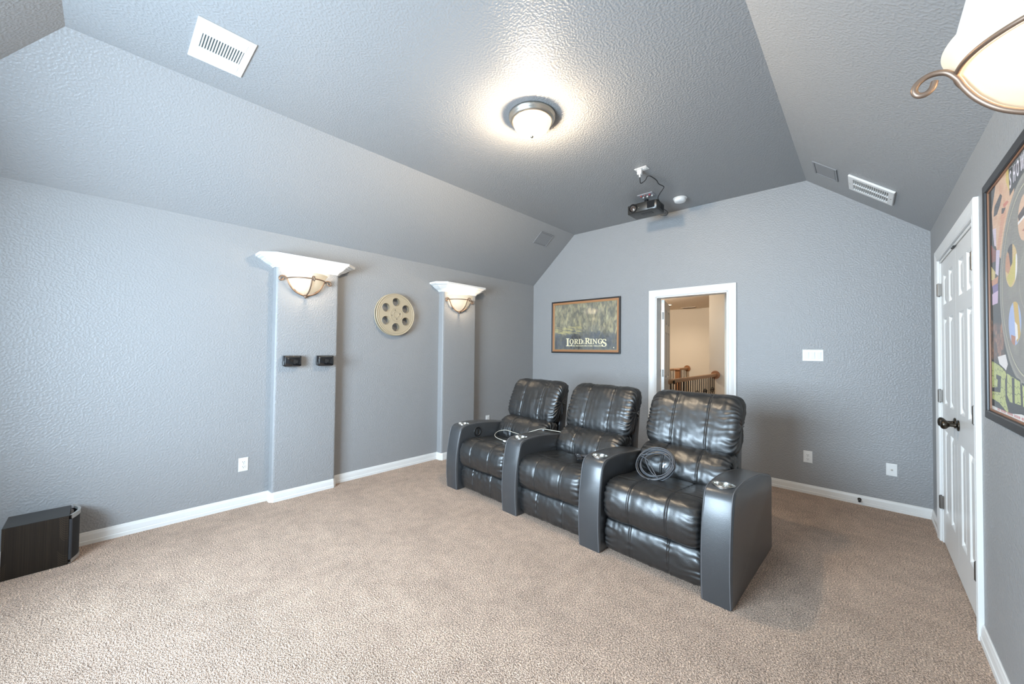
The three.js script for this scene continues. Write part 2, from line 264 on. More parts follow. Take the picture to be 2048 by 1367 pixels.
// closet: two leaves in the right wall
{
  const w = CZ1 - CZ0, fr = thing('trim_5', 'white moulded casing round the closet doors', 'door frame', [XR, 0, (CZ0 + CZ1) / 2], null, 'structure');
  fr.rotation.y = -Math.PI / 2;   // local x -> world z, local z -> world -x
  part('casing', casing(w + 0.004, CH + 0.002, 0.078), M.trim, fr);
  part('jamb', at(jamb(w, CH, 0.12), 0, 0, -0.06), M.trim, fr);
  part('catch', at(merge([at(rbox(0.03, 0.008, 0.012, 0.002), -0.022, 0, 0), at(rbox(0.03, 0.008, 0.012, 0.002), 0.03, 0, 0)]), 0.0, CH - 0.022, 0.003), M.slot, fr);
  const back = struct('wall_closet', boxUV(at(new THREE.BoxGeometry(0.05, CH + 0.1, w + 0.2), XR + 0.30, CH / 2, (CZ0 + CZ1) / 2)), M.hallPaint, 'wall inside the closet', 'wall');
  const lw = w / 2 - 0.020;
  [['door_2', -w / 2 + 0.0185, 1, 'white six panel closet door nearer the gable wall'], ['door_3', w / 2 - 0.0185, -1, 'white six panel closet door nearer the collage poster']].forEach(([n, x, s, label]) => {
    const d = thing(n, label, 'door', [XR + 0.005, 0.012, (CZ0 + CZ1) / 2 + x], null, 'structure'); d.rotation.y = -Math.PI / 2;
    const leaf = new THREE.Group(); leaf.name = 'leaf'; d.add(leaf); leaf.position.x = s > 0 ? 0 : -lw;
    sixPanelLeaf(leaf, lw, CH - 0.034, 0.035, ROWS.map(([a, b]) => [a - 0.012, b - 0.012]));
    part('knob', at(knobSet(), s > 0 ? lw - 0.055 : 0.055, 0.915, 0), M.bronze, leaf);
    for (const y of [1.81, 1.04, 0.275]) { const h = hingeGeo(); if (s > 0) h.rotateZ(Math.PI); part('hinge', at(h, s > 0 ? -0.002 : lw + 0.002, y, 0.004), M.hinge, leaf); }
  });
}

/* ------------------------------------------------------------------ the hall behind the doorway */
{
  const H = 2.44;
  struct('floor_hall', slab([-5.2, 0, -5.6], [1, 0, 0], [0, 0, 1], rect(0, 0, 5.4, 5.48), 0.1), M.carpet, 'beige carpet of the hall', 'carpet');
  struct('ceiling_hall', boxUV(at(new THREE.BoxGeometry(5.4, 0.08, 5.5), -2.5, H + 0.04, -2.87)), M.hallCeil, 'cream ceiling of the hall', 'ceiling');
  struct('wall_hall_far', boxUV(at(new THREE.BoxGeometry(5.4, H, 0.1), -2.5, H / 2, -5.45)), M.hallPaint, 'cream wall at the far end of the hall', 'wall');
  struct('wall_hall_middle', boxUV(at(new THREE.BoxGeometry(2.32, H, 0.12), -0.96, H / 2, -3.06)), M.hallPaint, 'cream wall where the nearer handrail ends', 'wall');
  struct('wall_hall_near', boxUV(at(new THREE.BoxGeometry(1.6, H, 0.12), -0.575, H / 2, -1.06)), M.hallPaint, 'cream wall end beside the doorway in the hall', 'wall');
  struct('wall_hall_left', boxUV(at(new THREE.BoxGeometry(0.1, H, 5.5), -5.2, H / 2, -2.87)), M.hallPaint, 'cream side wall of the hall', 'wall');
  struct('wall_hall_right', boxUV(at(new THREE.BoxGeometry(0.1, H, 5.5), 0.18, H / 2, -2.87)), M.hallPaint, 'cream inner side wall of the hall', 'wall');
  struct('wall_hall_return', boxUV(at(new THREE.BoxGeometry(1.4, H, 0.02), -4.55, H / 2, -0.132)), M.hallPaint, 'cream back of the gable wall', 'wall');
  const railing = (x, z0, z1, label, group) => {
    const g = thing('stair_railing', label, 'railing', [x, 0, 0], group), y = 0.935;
    part('handrail', (() => { const s = new THREE.Shape(); s.moveTo(-0.030, -0.028); s.lineTo(0.030, -0.028); s.quadraticCurveTo(0.036, 0, 0.026, 0.018); s.quadraticCurveTo(0, 0.036, -0.026, 0.018); s.quadraticCurveTo(-0.036, 0, -0.030, -0.028); const e = extrude(s, z1 - z0); e.translate(0, y, z0); return e; })(), M.rail, g);
    part('rosette', at(cyl(0.075, 0.075, 0.025, 28), 0, y, z0 + 0.0125, Math.PI / 2), M.wood, g);
    part('shoe_rail', at(rbox(0.06, 0.03, z1 - z0, 0.004), 0, 0.015, (z0 + z1) / 2), M.wood, g);
    let k = 0; for (let z = z0 + 0.10; z < z1 - 0.04; z += 0.105, k++) {
      const list = [at(new THREE.BoxGeometry(0.013, 0.88, 0.013), 0, 0.47, z)];
      if (k % 4 === 1) for (let t = 0; t < 4; t++) list.push(tube([0, 1, 2, 3, 4].map((q) => V(0.022 * Math.sin(q / 4 * Math.PI) * Math.cos(t * Math.PI / 2 + q), 0.62 + q * 0.028, z + 0.022 * Math.sin(q / 4 * Math.PI) * Math.sin(t * Math.PI / 2 + q))), 0.0045, 10, false, 5));
      else if (k % 2 === 0) list.push(at(new THREE.TorusKnotGeometry(0.006, 0.005, 24, 5), 0, 0.68, z));
      part('baluster', merge(list), M.wroughtIron, g);
    }
    return g;
  };
  railing(-2.01, -3.0, -0.62, 'nearer wooden handrail on black iron balusters ending in a round rosette', null);
  railing(-3.29, -5.4, -2.9, 'farther wooden handrail on black iron balusters across the stairwell', null);
  const newel = thing('newel_post', 'wooden newel post among the black iron balusters', 'post', [-2.75, 0, -3.2]);
  part('post', at(rbox(0.09, 0.98, 0.09, 0.006), 0, 0.49, 0), M.wood, newel); part('cap', at(rbox(0.115, 0.03, 0.115, 0.008), 0, 0.995, 0), M.wood, newel);
  const can = (x, z, label, power) => {
    const g = thing('recessed_light', label, 'light', [x, H, z], null);
    part('trim_ring', at(new THREE.TorusGeometry(0.085, 0.010, 10, 36), 0, -0.004, 0, Math.PI / 2), M.trim, g);
    part('lamp_disc', at(cyl(0.075, 0.075, 0.006, 32), 0, -0.005, 0), std({ color: 0xffffff, emissive: lin(1, 0.86, 0.66), emissiveIntensity: 1.5 }), g);
    const l = new THREE.SpotLight(lin(1, 0.88, 0.72), power, 0, 1.35, 0.6); l.position.set(0, -0.03, 0); l.shadow.radius = 3; l.castShadow = true; l.target.position.set(0, -2, 0); g.add(l, l.target);
  };
  can(-3.346, -4.25, 'small round recessed light glowing in the hall ceiling', 1.6);
  const v = thing('hall_ceiling_vent', 'narrow vent in the hall ceiling', 'vent', [-3.157, H, -5.10]);
  part('frame', at(rbox(0.34, 0.012, 0.16, 0.003), 0, -0.006, 0), M.hallCeil, v); for (let k = 0; k < 5; k++) part('slat', at(rbox(0.30, 0.006, 0.012, 0.001), 0, -0.013, -0.05 + k * 0.025), M.slot, v);
}

/* ------------------------------------------------------------------ recliners: a row of three sharing arms */
const ROW = new THREE.Matrix4().makeTranslation(-0.511, 0, 2.41).multiply(new THREE.Matrix4().makeRotationY(-2 * Math.PI / 180));
const rowPoint = (x, y, z) => V(x, y, z).applyMatrix4(ROW);
// a padded cushion: closed profile (z, y) swept across x, ends rounded, seams pressed in, folds raised
function cushion({ prof, width, ends = 9, seams = [-0.125, 0.12], cross = null, puff = 0.006, folds = 0.004, gather = 0.006, sd = 1, S = 170, T = 150, only = null }) {
  const c = new THREE.CatmullRomCurve3(prof.map(([z, y]) => V(0, y, z)), true, 'centripetal'), P = c.getSpacedPoints(S), C = V(0, 0, 0);
  P.slice(0, S).forEach((p) => C.add(p)); C.multiplyScalar(1 / S);
  const pos = new Float32Array((S + 1) * (T + 1) * 3), uv = new Float32Array((S + 1) * (T + 1) * 2), idx = [], len = c.getLength();
  for (let j = 0; j <= T; j++) { const tau = -1 + 2 * j / T, t = Math.sign(tau) * (1 - Math.pow(1 - Math.abs(tau), 1.35)), k = Math.pow(Math.max(0, 1 - Math.pow(Math.abs(t), ends)), 1 / ends);
    for (let i = 0; i <= S; i++) { const p = P[i % S], n = j * (S + 1) + i; pos[3 * n] = t * width / 2; pos[3 * n + 1] = C.y + (p.y - C.y) * k; pos[3 * n + 2] = C.z + (p.z - C.z) * k; uv[2 * n] = t * width / 2; uv[2 * n + 1] = i / S * len; } }
  for (let j = 0; j < T; j++) for (let i = 0; i < S; i++) { const a = j * (S + 1) + i, b = a + 1, d = a + S + 1, e = d + 1; idx.push(a, d, b, b, d, e); }
  const g = new THREE.BufferGeometry(); g.setAttribute('position', new THREE.BufferAttribute(pos, 3)); g.setAttribute('uv', new THREE.BufferAttribute(uv, 2)); g.setIndex(idx); g.computeVertexNormals();
  const nr = g.attributes.normal, hw = width / 2;
  // orientation check: normals must point away from the centre line
  let dot = 0; for (let i = 0; i < S; i++) { const n = (T / 2 | 0) * (S + 1) + i; dot += nr.array[3 * n + 1] * (pos[3 * n + 1] - C.y) + nr.array[3 * n + 2] * (pos[3 * n + 2] - C.z); }
  const sgn = dot > 0 ? 1 : -1; if (sgn < 0) { for (let i = 0; i < idx.length; i += 3) { const t = idx[i + 1]; idx[i + 1] = idx[i + 2]; idx[i + 2] = t; } g.setIndex(idx); }
  const base = pos.slice();
  for (let j = 0; j <= T; j++) for (let i = 0; i <= S; i++) { const n = j * (S + 1) + i, ii = i % S, x = base[3 * n], y = base[3 * n + 1], z = base[3 * n + 2]; let h = 0;
    const all = [-hw, ...seams, hw]; for (let q = 0; q + 1 < all.length; q++) if (x >= all[q] && x <= all[q + 1]) h += puff * Math.sin(Math.PI * (x - all[q]) / (all[q + 1] - all[q]));
    let near = 9; for (const s of seams) { near = Math.min(near, Math.abs(x - s)); h -= 0.0055 * Math.exp(-Math.pow((x - s) / 0.0042, 2)); h += 0.0022 * Math.exp(-Math.pow((x - s - 0.011) / 0.006, 2)); }
    const e = hw - Math.abs(x), u = i / S * len, f = (a, b, cc) => perlin.noise(a + sd * 17.3, b + sd * 3.1, cc);
    const v1 = f(x * 7, u * 11, 1.5) * 0.9, v2 = f(x * 30, u * 6, 4.2) * 0.55 + f(x * 14 + u * 22, u * 8 - x * 9, 6.1) * 0.5;
    h += folds * (v1 + v2) * (0.5 + 0.8 * clamp(f(x * 4, u * 4, 9)) * 2);
    h += gather * Math.exp(-e / 0.045) * Math.sin(u * 150 + 3 * f(u * 20, 0, sd) + f(x * 10, u * 10, 2) * 4) * (0.4 + 0.6 * clamp(0.5 + f(u * 8, 3, sd)));
    h += folds * 0.28 * Math.exp(-near / 0.025) * Math.sin(u * 95 + f(u * 11, x * 8, 7) * 5);
    if (cross !== null) for (const [cz, cy, r] of cross) { const d = Math.hypot(z - cz, y - cy); h -= 0.006 * Math.exp(-Math.pow(d / r, 2)); }
    const nx = nr.array[3 * (j * (S + 1) + ii)] * sgn, ny = nr.array[3 * (j * (S + 1) + ii) + 1] * sgn, nz = nr.array[3 * (j * (S + 1) + ii) + 2] * sgn;
    const w = j === 0 || j === T ? 0 : 1; pos[3 * n] = x + nx * h * w; pos[3 * n + 1] = y + ny * h * w; pos[3 * n + 2] = z + nz * h * w; }
  g.computeVertexNormals();
  const na = g.attributes.normal.array; for (let j = 0; j <= T; j++) { const a = 3 * (j * (S + 1)), b = 3 * (j * (S + 1) + S); for (let q = 0; q < 3; q++) { const m = (na[a + q] + na[b + q]) / 2; na[a + q] = na[b + q] = m; } }
  return g;
}
const PROF = {
  seat: [[-0.055, 0.238], [-0.022, 0.262], [-0.004, 0.325], [-0.008, 0.395], [-0.040, 0.455], [-0.100, 0.482], [-0.180, 0.482], [-0.340, 0.466], [-0.500, 0.452], [-0.565, 0.430], [-0.57, 0.33], [-0.40, 0.245], [-0.20, 0.238]],
  foot: [[-0.075, 0.022], [-0.052, 0.045], [-0.042, 0.110], [-0.044, 0.180], [-0.060, 0.222], [-0.095, 0.232], [-0.13, 0.20], [-0.13, 0.05], [-0.11, 0.022]],
  lumbar: [[-0.560, 0.415], [-0.515, 0.440], [-0.505, 0.510], [-0.545, 0.590], [-0.610, 0.640], [-0.690, 0.655], [-0.760, 0.640], [-0.760, 0.56], [-0.70, 0.44], [-0.63, 0.41]],
  head: [[-0.735, 0.628], [-0.680, 0.640], [-0.668, 0.690], [-0.690, 0.780], [-0.730, 0.880], [-0.775, 0.965], [-0.830, 1.018], [-0.890, 1.032], [-0.935, 1.012], [-0.945, 0.960], [-0.905, 0.900], [-0.855, 0.78], [-0.81, 0.66], [-0.785, 0.632]],
};
const ARM = [[-0.004, 0.0], [0.006, 0.10], [0.010, 0.20], [0.004, 0.34], [-0.012, 0.45], [-0.034, 0.545], [-0.050, 0.580], [-0.075, 0.598], [-0.13, 0.607], [-0.24, 0.612], [-0.35, 0.607], [-0.45, 0.597], [-0.56, 0.583], [-0.67, 0.565], [-0.79, 0.540], [-0.90, 0.508], [-0.925, 0.492], [-0.935, 0.465], [-0.935, 0.0]];
const ev = new Evaluator(); ev.useGroups = false; ev.attributes = ['position', 'normal', 'uv'];
function armGeo(w) {
  let g = extrude(ARM, w, 0.013, 4); g.rotateY(-Math.PI / 2); g.translate(w / 2, 0, 0);   // profile a -> z
  g = boxUV(g); g = toCreasedNormals(g, 0.9);
  const A = new Brush(g), B = new Brush(boxUV(at(cyl(0.055, 0.055, 0.16, 40), 0, 0.60, -0.135, -0.06))); A.updateMatrixWorld(); B.updateMatrixWorld();
  const r = ev.evaluate(A, B, SUBTRACTION); return r.geometry;
}
function addArm(g, x, w) {
  const a = part('armrest', at(armGeo(w), x, 0, 0), M.leatherFlat, g);
  const cup = new THREE.LatheGeometry([[0.0001, 0.0], [0.038, 0.0], [0.0405, 0.004], [0.0415, 0.072], [0.047, 0.0745], [0.048, 0.076], [0.046, 0.0775], [0.0435, 0.076], [0.0435, 0.002]].map(([r, y]) => new THREE.Vector2(r, y)), 40);
  cup.scale(1.25, 1, 1.25); part('cup_holder', at(cup, x, 0.534, -0.135, -0.035), M.steel, a);
  for (const s of [-1, 1]) { const pts = ARM.slice(0, 17).map(([z, y]) => { const c = [-0.45, 0.28], d = Math.hypot(z - c[0], y - c[1]); return V(x + s * (w / 2 - 0.0105), y + (y > 0.5 ? -0.0015 : 0), z + (y < 0.5 ? -0.002 : 0)); }); pts[0].y = 0.004; part('piping', tube(pts, 0.0032, 120, false, 6), M.piping, a); }
  return a;
}
function recliner(label, cx, sd, arms) {
  const g = thing('recliner', label, 'recliner', [0, 0, 0], 'row of three home theatre recliners');
  g.applyMatrix4(ROW); const o = new THREE.Matrix4(); g.position.copy(rowPoint(cx, 0, 0)); g.rotation.set(0, -2 * Math.PI / 180, 0);
  part('seat_cushion', cushion({ prof: PROF.seat, width: 0.622, sd, ends: 12, gather: 0.0075, folds: 0.0045, cross: [[-0.165, 0.484, 0.006]] }), M.leather, g);
  part('footrest', cushion({ prof: PROF.foot, width: 0.612, sd: sd + 4, ends: 14, puff: 0.004, gather: 0.004, folds: 0.006 }), M.leather, g);
  part('lumbar_cushion', cushion({ prof: PROF.lumbar, width: 0.624, sd: sd + 8, ends: 9, gather: 0.006, folds: 0.007 }), M.leather, g);
  part('head_cushion', cushion({ prof: PROF.head, width: 0.650, sd: sd + 12, ends: 8, gather: 0.007, folds: 0.0065 }), M.leather, g);
  const shell = extrude([[-0.76, 0.22], [-0.795, 0.6], [-0.905, 1.0], [-0.955, 0.995], [-0.900, 0.6], [-0.87, 0.22]], 0.60, 0.014, 3); shell.rotateY(-Math.PI / 2); shell.translate(0.30, 0, 0);
  part('back_shell', boxUV(toCreasedNormals(shell, 0.9)), M.leatherFlat, g);
  part('base', at(rbox(0.60, 0.18, 0.62, 0.01), 0, 0.115, -0.46), M.leatherFlat, g);
  for (const [x, w] of arms) addArm(g, x - cx, w);
  return g;
}
const SEATS = [-2.05, -1.265, -0.475];
const chair1 = recliner('black leather recliner at the row end beside the far pillar', SEATS[0], 1, [[-2.447, 0.17], [-1.652, 0.174]]);
const chair2 = recliner('black leather recliner in the middle of the row holding the remotes', SEATS[1], 2, [[-0.878, 0.174]]);
const chair3 = recliner('black leather recliner holding the coiled cable in front of the doorway', SEATS[2], 3, [[-0.08, 0.16]]);
{ // recline handle cup set in the inner face of the first arm
  const g = new THREE.LatheGeometry([[0.0001, -0.006], [0.030, -0.006], [0.034, 0.002], [0.040, 0.006], [0.046, 0.003], [0.048, 0.0]].map(([r, y]) => new THREE.Vector2(r, y)), 36); g.rotateZ(-Math.PI / 2);
  part('recline_handle', at(g, -2.362 - SEATS[0] + 0.001, 0.525, -0.25), M.blackPlastic, chair1);
  part('handle_lever', at(rbox(0.008, 0.05, 0.016, 0.004), -2.362 - SEATS[0] + 0.002, 0.525, -0.25), M.blackPlastic, chair1);
}
{ // coiled cable on the right seat
  const g = thing('coiled_cable', 'dark grey cable coiled in loops leaning on the seat back', 'cable', rowPoint(-0.600, 0.555, -0.418).toArray()); g.rotation.set(0, -2 * Math.PI / 180, 0);
  const pts = [], N = 6; for (let i = 0; i <= N * 22; i++) { const a = i / 22 * Math.PI * 2, k = i / 22, r = 0.122 + 0.011 * Math.sin(k * 2.3) + 0.006 * Math.sin(a * 0.37 + 1), ox = 0.006 * Math.sin(k * 1.7), oy = 0.006 * Math.cos(k * 2.9); pts.push([Math.cos(a) * r + ox, (Math.sin(a) * r + oy), -0.012 + 0.004 * k + 0.003 * Math.sin(a * 1.31)]); }
  for (const p of [[0.02, 0.085, 0.008], [-0.075, 0.028, 0.012], [-0.03, -0.05, 0.010], [0.03, -0.10, 0.012], [0.06, -0.112, 0.012]]) pts.push(p);
  const rot = new THREE.Matrix4().makeRotationX(-0.82), q = (l) => l.map((p) => V(...p).applyMatrix4(rot));
  part('cable_loops', tube(q(pts), 0.0042, 700, false, 7), M.greyCable, g);
  part('loose_strand', tube(q([[-0.11, 0.04, 0.01], [-0.06, 0.055, 0.016], [0.03, 0.09, 0.014], [0.085, 0.07, 0.012], [0.10, 0.0, 0.012], [0.082, -0.045, 0.014]]), 0.004, 90, false, 7), M.greyCable, g);
  part('loose_strand', tube(q([[-0.115, 0.03, 0.010], [-0.05, 0.0, 0.018], [0.005, -0.06, 0.016], [0.05, -0.108, 0.014]]), 0.004, 90, false, 7), M.greyCable, g);
  const w = merge([at(rbox(0.016, 0.010, 0.010, 0.002), 0.075, 0.000, 0.014, 0, 0, 0.5), at(rbox(0.010, 0.024, 0.010, 0.002), 0.068, -0.016, 0.014)]); w.applyMatrix4(rot); part('cable_tie', w, M.plate, g);
}
{ // thin pale cable over the first seat and arm
  const g = thing('thin_cable', 'thin pale cable looping on the seat and over the shared arm', 'cable', rowPoint(-2.05, 0.49, -0.35).toArray()); const o = g.position;
  const path = [[-1.99, 0.494, -0.27], [-2.10, 0.497, -0.285], [-2.17, 0.500, -0.315], [-2.225, 0.51, -0.37], [-2.235, 0.525, -0.43], [-2.19, 0.535, -0.475], [-2.08, 0.53, -0.475], [-1.95, 0.535, -0.455], [-1.84, 0.575, -0.47], [-1.755, 0.606, -0.52], [-1.70, 0.603, -0.555], [-1.63, 0.598, -0.585], [-1.585, 0.592, -0.605], [-1.562, 0.575, -0.62], [-1.553, 0.540, -0.632], [-1.552, 0.500, -0.64]];
  part('cord', tube(path.map((p) => rowPoint(...p).sub(o)), 0.0030, 200, false, 7), M.paleCable, g);
  part('plug', at(rbox(0.030, 0.014, 0.016, 0.003), ...rowPoint(-1.978, 0.494, -0.262).sub(o).toArray()), M.plate, g);
}
function remote(label, x, y, z, turn, mat, len, keys) {
  const p = rowPoint(x, y, z), g = thing('remote_control', label, 'remote', p.toArray()); g.rotation.y = turn;
  part('body', at(rbox(0.046, 0.018, len, 0.007, 3), 0, 0.009, 0), mat, g);
  if (keys) for (let r = 0; r < 6; r++) for (let c = 0; c < 3; c++) part('button', at(rbox(0.008, 0.003, 0.007, 0.0012), -0.012 + c * 0.012, 0.0185, -len / 2 + 0.018 + r * 0.017), r === 1 && c === 1 ? M.plate : M.greyCable, g);
}
remote('black remote control with pale keys on the middle seat', -1.180, 0.492, -0.310, 0.75, M.blackPlastic, 0.15, true);
remote('plain dark grey remote control lying behind the black one', -1.165, 0.487, -0.390, -0.95, M.greyCable, 0.13, false);

/* ------------------------------------------------------------------ lamps */
const WARM = lin(1.0, 0.80, 0.56);
const glassGlow = (k, t) => phys({ color: lin(0.46, 0.42, 0.34), roughness: 0.6, transmission: t, thickness: 0, emissive: lin(1.0, 0.83, 0.58), emissiveIntensity: k });
function sconce(x, z, side, label) {   // side +1 faces +x
  const g = thing('wall_sconce', label, 'sconce', [x, 1.84, z]); if (side < 0) g.rotation.y = Math.PI;
  // half bowl, rim 0.165 above its foot, round R = 0.18, flared lip
  const prof = [[0.003, 0.0], [0.030, 0.003], [0.066, 0.016], [0.100, 0.040], [0.126, 0.072], [0.145, 0.108], [0.160, 0.140], [0.176, 0.168], [0.184, 0.176], [0.182, 0.179], [0.172, 0.170], [0.156, 0.142], [0.141, 0.110], [0.122, 0.074], [0.096, 0.043], [0.062, 0.020], [0.003, 0.006]].map(([r, y]) => new THREE.Vector2(r, y));
  const bowl = new THREE.LatheGeometry(prof, 40, 0, Math.PI); part('glass_shade', at(bowl, 0.002, 0, 0), glassGlow(0.19, 0.010), g);
  const l = new THREE.PointLight(WARM, 0.25); l.position.set(0.075, 0.125, 0); l.shadow.radius = 2; l.castShadow = true; g.add(l);
  part('back_plate', at(rbox(0.014, 0.15, 0.20, 0.005), 0.007, 0.10, 0), M.iron, g);
  // half ring
  const ring = []; for (let i = 0; i <= 24; i++) { const a = -Math.PI / 2 + Math.PI * i / 24; ring.push([0.004 + Math.cos(a) * 0.159, 0.128, Math.sin(a) * 0.159]); }
  part('ring_band', tube(ring, 0.0056, 60, false, 8), M.iron, g);
  const strap = (ang) => { const f = (r, y) => [r * Math.cos(ang) + 0.006, y, r * Math.sin(ang)]; return [[0.190, 0.126], [0.194, 0.112], [0.204, 0.103], [0.216, 0.105], [0.222, 0.118], [0.216, 0.133], [0.198, 0.143], [0.174, 0.138], [0.158, 0.118], [0.146, 0.090], [0.128, 0.058], [0.100, 0.026], [0.066, 0.004], [0.030, -0.010], [0.004, -0.014]].map(([r, y]) => f(r, y)); };
  for (const a of [-1.50, 0, 1.50]) part('scroll_strap', tube(strap(a), 0.0064, 110, false, 8), M.iron, g);
  part('finial', at(new THREE.LatheGeometry([[0.0001, 0.010], [0.012, 0.006], [0.008, -0.002], [0.015, -0.012], [0.010, -0.022], [0.0001, -0.027]].map(([r, y]) => new THREE.Vector2(r, y)), 20), 0.012, -0.012, 0), M.iron, g);
  return g;
}
sconce(XL + PD, 3.405, 1, 'lit glass bowl sconce with scrolled iron straps above the two small speakers');
sconce(XL + PD, 1.595, 1, 'lit glass bowl sconce with scrolled iron straps on the far pillar');
sconce(XR - PD, 3.40, -1, 'large lit glass bowl sconce with scrolled strap over the collage poster');
function flushLamp(label, pos, power, tint = WARM) {
  const g = thing('ceiling_lamp', label, 'ceiling lamp', pos);
  const lathe = (a, n = 48) => new THREE.LatheGeometry(a.map(([r, y]) => new THREE.Vector2(r, y)), n);
  part('pan', lathe([[0.0001, 0], [0.168, 0], [0.170, -0.010], [0.166, -0.020], [0.163, -0.023], [0.161, -0.034], [0.155, -0.042], [0.146, -0.048], [0.136, -0.049], [0.134, -0.044], [0.0001, -0.044]]), M.nickel, g);
  part('glass_dome', lathe([[0.136, -0.046], [0.135, -0.062], [0.126, -0.086], [0.108, -0.110], [0.082, -0.130], [0.048, -0.143], [0.0001, -0.147]]), glassGlow(0.42, 0.02), g);
  part('finial', lathe([[0.0001, -0.140], [0.011, -0.144], [0.013, -0.152], [0.008, -0.160], [0.0001, -0.163]], 20), M.nickel, g);
  const l = new THREE.PointLight(tint, power); l.position.set(0, -0.088, 0); l.shadow.radius = 3; l.castShadow = true; g.add(l);
}
flushLamp('round flush ceiling lamp with glowing glass dome above the carpet', [-1.755, TOP, 2.588], 3.8);
flushLamp('round flush ceiling lamp of the hall beyond the doorway', [-3.3, 2.44, -2.6], 4.0, lin(1, 0.90, 0.77));

/* ------------------------------------------------------------------ things on the ceiling */
{ // large white register
  const g = thing('ceiling_register', 'large white louvred air register on the flat ceiling', 'vent', [-2.674, TOP, 4.242]);
  const s = new THREE.Shape(rect(-0.186, -0.128, 0.186, 0.128).map((p) => new THREE.Vector2(...p))); s.holes.push(new THREE.Path(rect(-0.062, -0.094, 0.072, 0.094).map((p) => new THREE.Vector2(...p))));
  const f = extrude(s, 0.009, 0.002, 1); part('face_plate', at(f, 0, 0, 0, Math.PI / 2), M.plate, g);
  part('duct', at(new THREE.BoxGeometry(0.15, 0.004, 0.20), 0.005, -0.0008, 0), M.duct, g);
  for (let k = 0; k < 15; k++) part('slat', at(rbox(0.132, 0.010, 0.0022, 0.0008), 0.005, -0.005, -0.087 + k * 0.0124, 0.45), M.plate, g);
  for (const x0 of [0.095, -0.140]) for (let k = 0; k < 4; k++) part('louvre', at(rbox(0.010, 0.006, 0.19, 0.0015), x0 + k * 0.0155, -0.0095, 0, 0, 0, 0.5), M.plate, g);
}
const slopeFrame = (side, x, z) => { // a group lying on a slope: local x down the slope, local y out of the surface, local z along the room
  const dir = side > 0 ? V(XR - XTR, KNEE - TOP, 0).normalize() : V(XTL - XL, TOP - KNEE, 0).normalize(), zz = V(0, 0, 1), yy = new THREE.Vector3().crossVectors(zz, dir);
  const y = side > 0 ? KNEE + (XR - x) * (TOP - KNEE) / (XR - XTR) : KNEE + (x - XL) * (TOP - KNEE) / (XTL - XL);
  const m = new THREE.Matrix4(); if (yy.y > 0) yy.negate(); const xx = new THREE.Vector3().crossVectors(yy, zz); m.makeBasis(xx, yy, zz).setPosition(x, y, z); return m;
};
function onSlope(g, side, x, z) { const m = slopeFrame(side, x, z); m.decompose(g.position, g.quaternion, g.scale); }
{
  const g = thing('return_grille', 'white slotted air grille on the sloped ceiling above the closet', 'vent'); onSlope(g, 1, 0.047, 0.505);
  const W = 0.338, D = 0.325, s = new THREE.Shape(rect(-W / 2, -D / 2, W / 2, D / 2).map((p) => new THREE.Vector2(...p)));
  for (let r = 0; r < 2; r++) for (let k = 0; k < 17; k++) { const x = -0.124 + k * 0.0155, y = r ? 0.012 : -0.118; s.holes.push(new THREE.Path(rect(x - 0.004, y, x + 0.004, y + 0.106).map((p) => new THREE.Vector2(...p)))); }
  part('face_plate', at(extrude(s, 0.016, 0.003, 1), 0, 0, 0, -Math.PI / 2), M.plate, g);
  part('duct', at(new THREE.BoxGeometry(0.29, 0.003, 0.27), 0, 0.0018, 0), M.duct, g);
  for (const sx of [-1, 1]) part('screw', at(cyl(0.005, 0.005, 0.004, 12), sx * 0.152, 0.017, 0), M.nickel, g);
}
function ceilingSpeaker(label, side, x, z, w, d) {
  const g = thing('ceiling_speaker', label, 'speaker', [0, 0, 0], 'speakers set in the sloped ceiling'); onSlope(g, side, x, z);
  const s = new THREE.Shape(rect(-w / 2, -d / 2, w / 2, d / 2).map((p) => new THREE.Vector2(...p))); s.holes.push(new THREE.Path(rect(-w / 2 + 0.016, -d / 2 + 0.016, w / 2 - 0.016, d / 2 - 0.016).map((p) => new THREE.Vector2(...p))));
  const mat = phys({ color: lin(0.225, 0.230, 0.240), roughness: 0.55 });
  part('bezel', at(extrude(s, 0.008, 0.002, 1), 0, 0, 0, -Math.PI / 2), mat, g);
  part('grille', at(rbox(w - 0.038, 0.006, d - 0.038, 0.002), 0, 0.003, 0), mat, g);
}
ceilingSpeaker('flat grey ceiling speaker on the slope near the gable and far pillar', -1, -3.275, 0.518, 0.20, 0.285);
ceilingSpeaker('flat grey ceiling speaker on the slope beside the white grille', 1, -0.236, 0.515, 0.20, 0.285);
{
  const g = thing('smoke_detector', 'round white smoke detector beside the projector', 'smoke detector', [-1.483, TOP, 0.372]);
  const lathe = (a) => new THREE.LatheGeometry(a.map(([r, y]) => new THREE.Vector2(r, y)), 40);
  part('base', lathe([[0.0001, 0], [0.071, 0], [0.073, -0.006], [0.070, -0.012], [0.0001, -0.012]]), M.plate, g);
  part('cover', lathe([[0.064, -0.011], [0.061, -0.030], [0.053, -0.045], [0.030, -0.050], [0.0001, -0.050]]), M.plate, g);
}
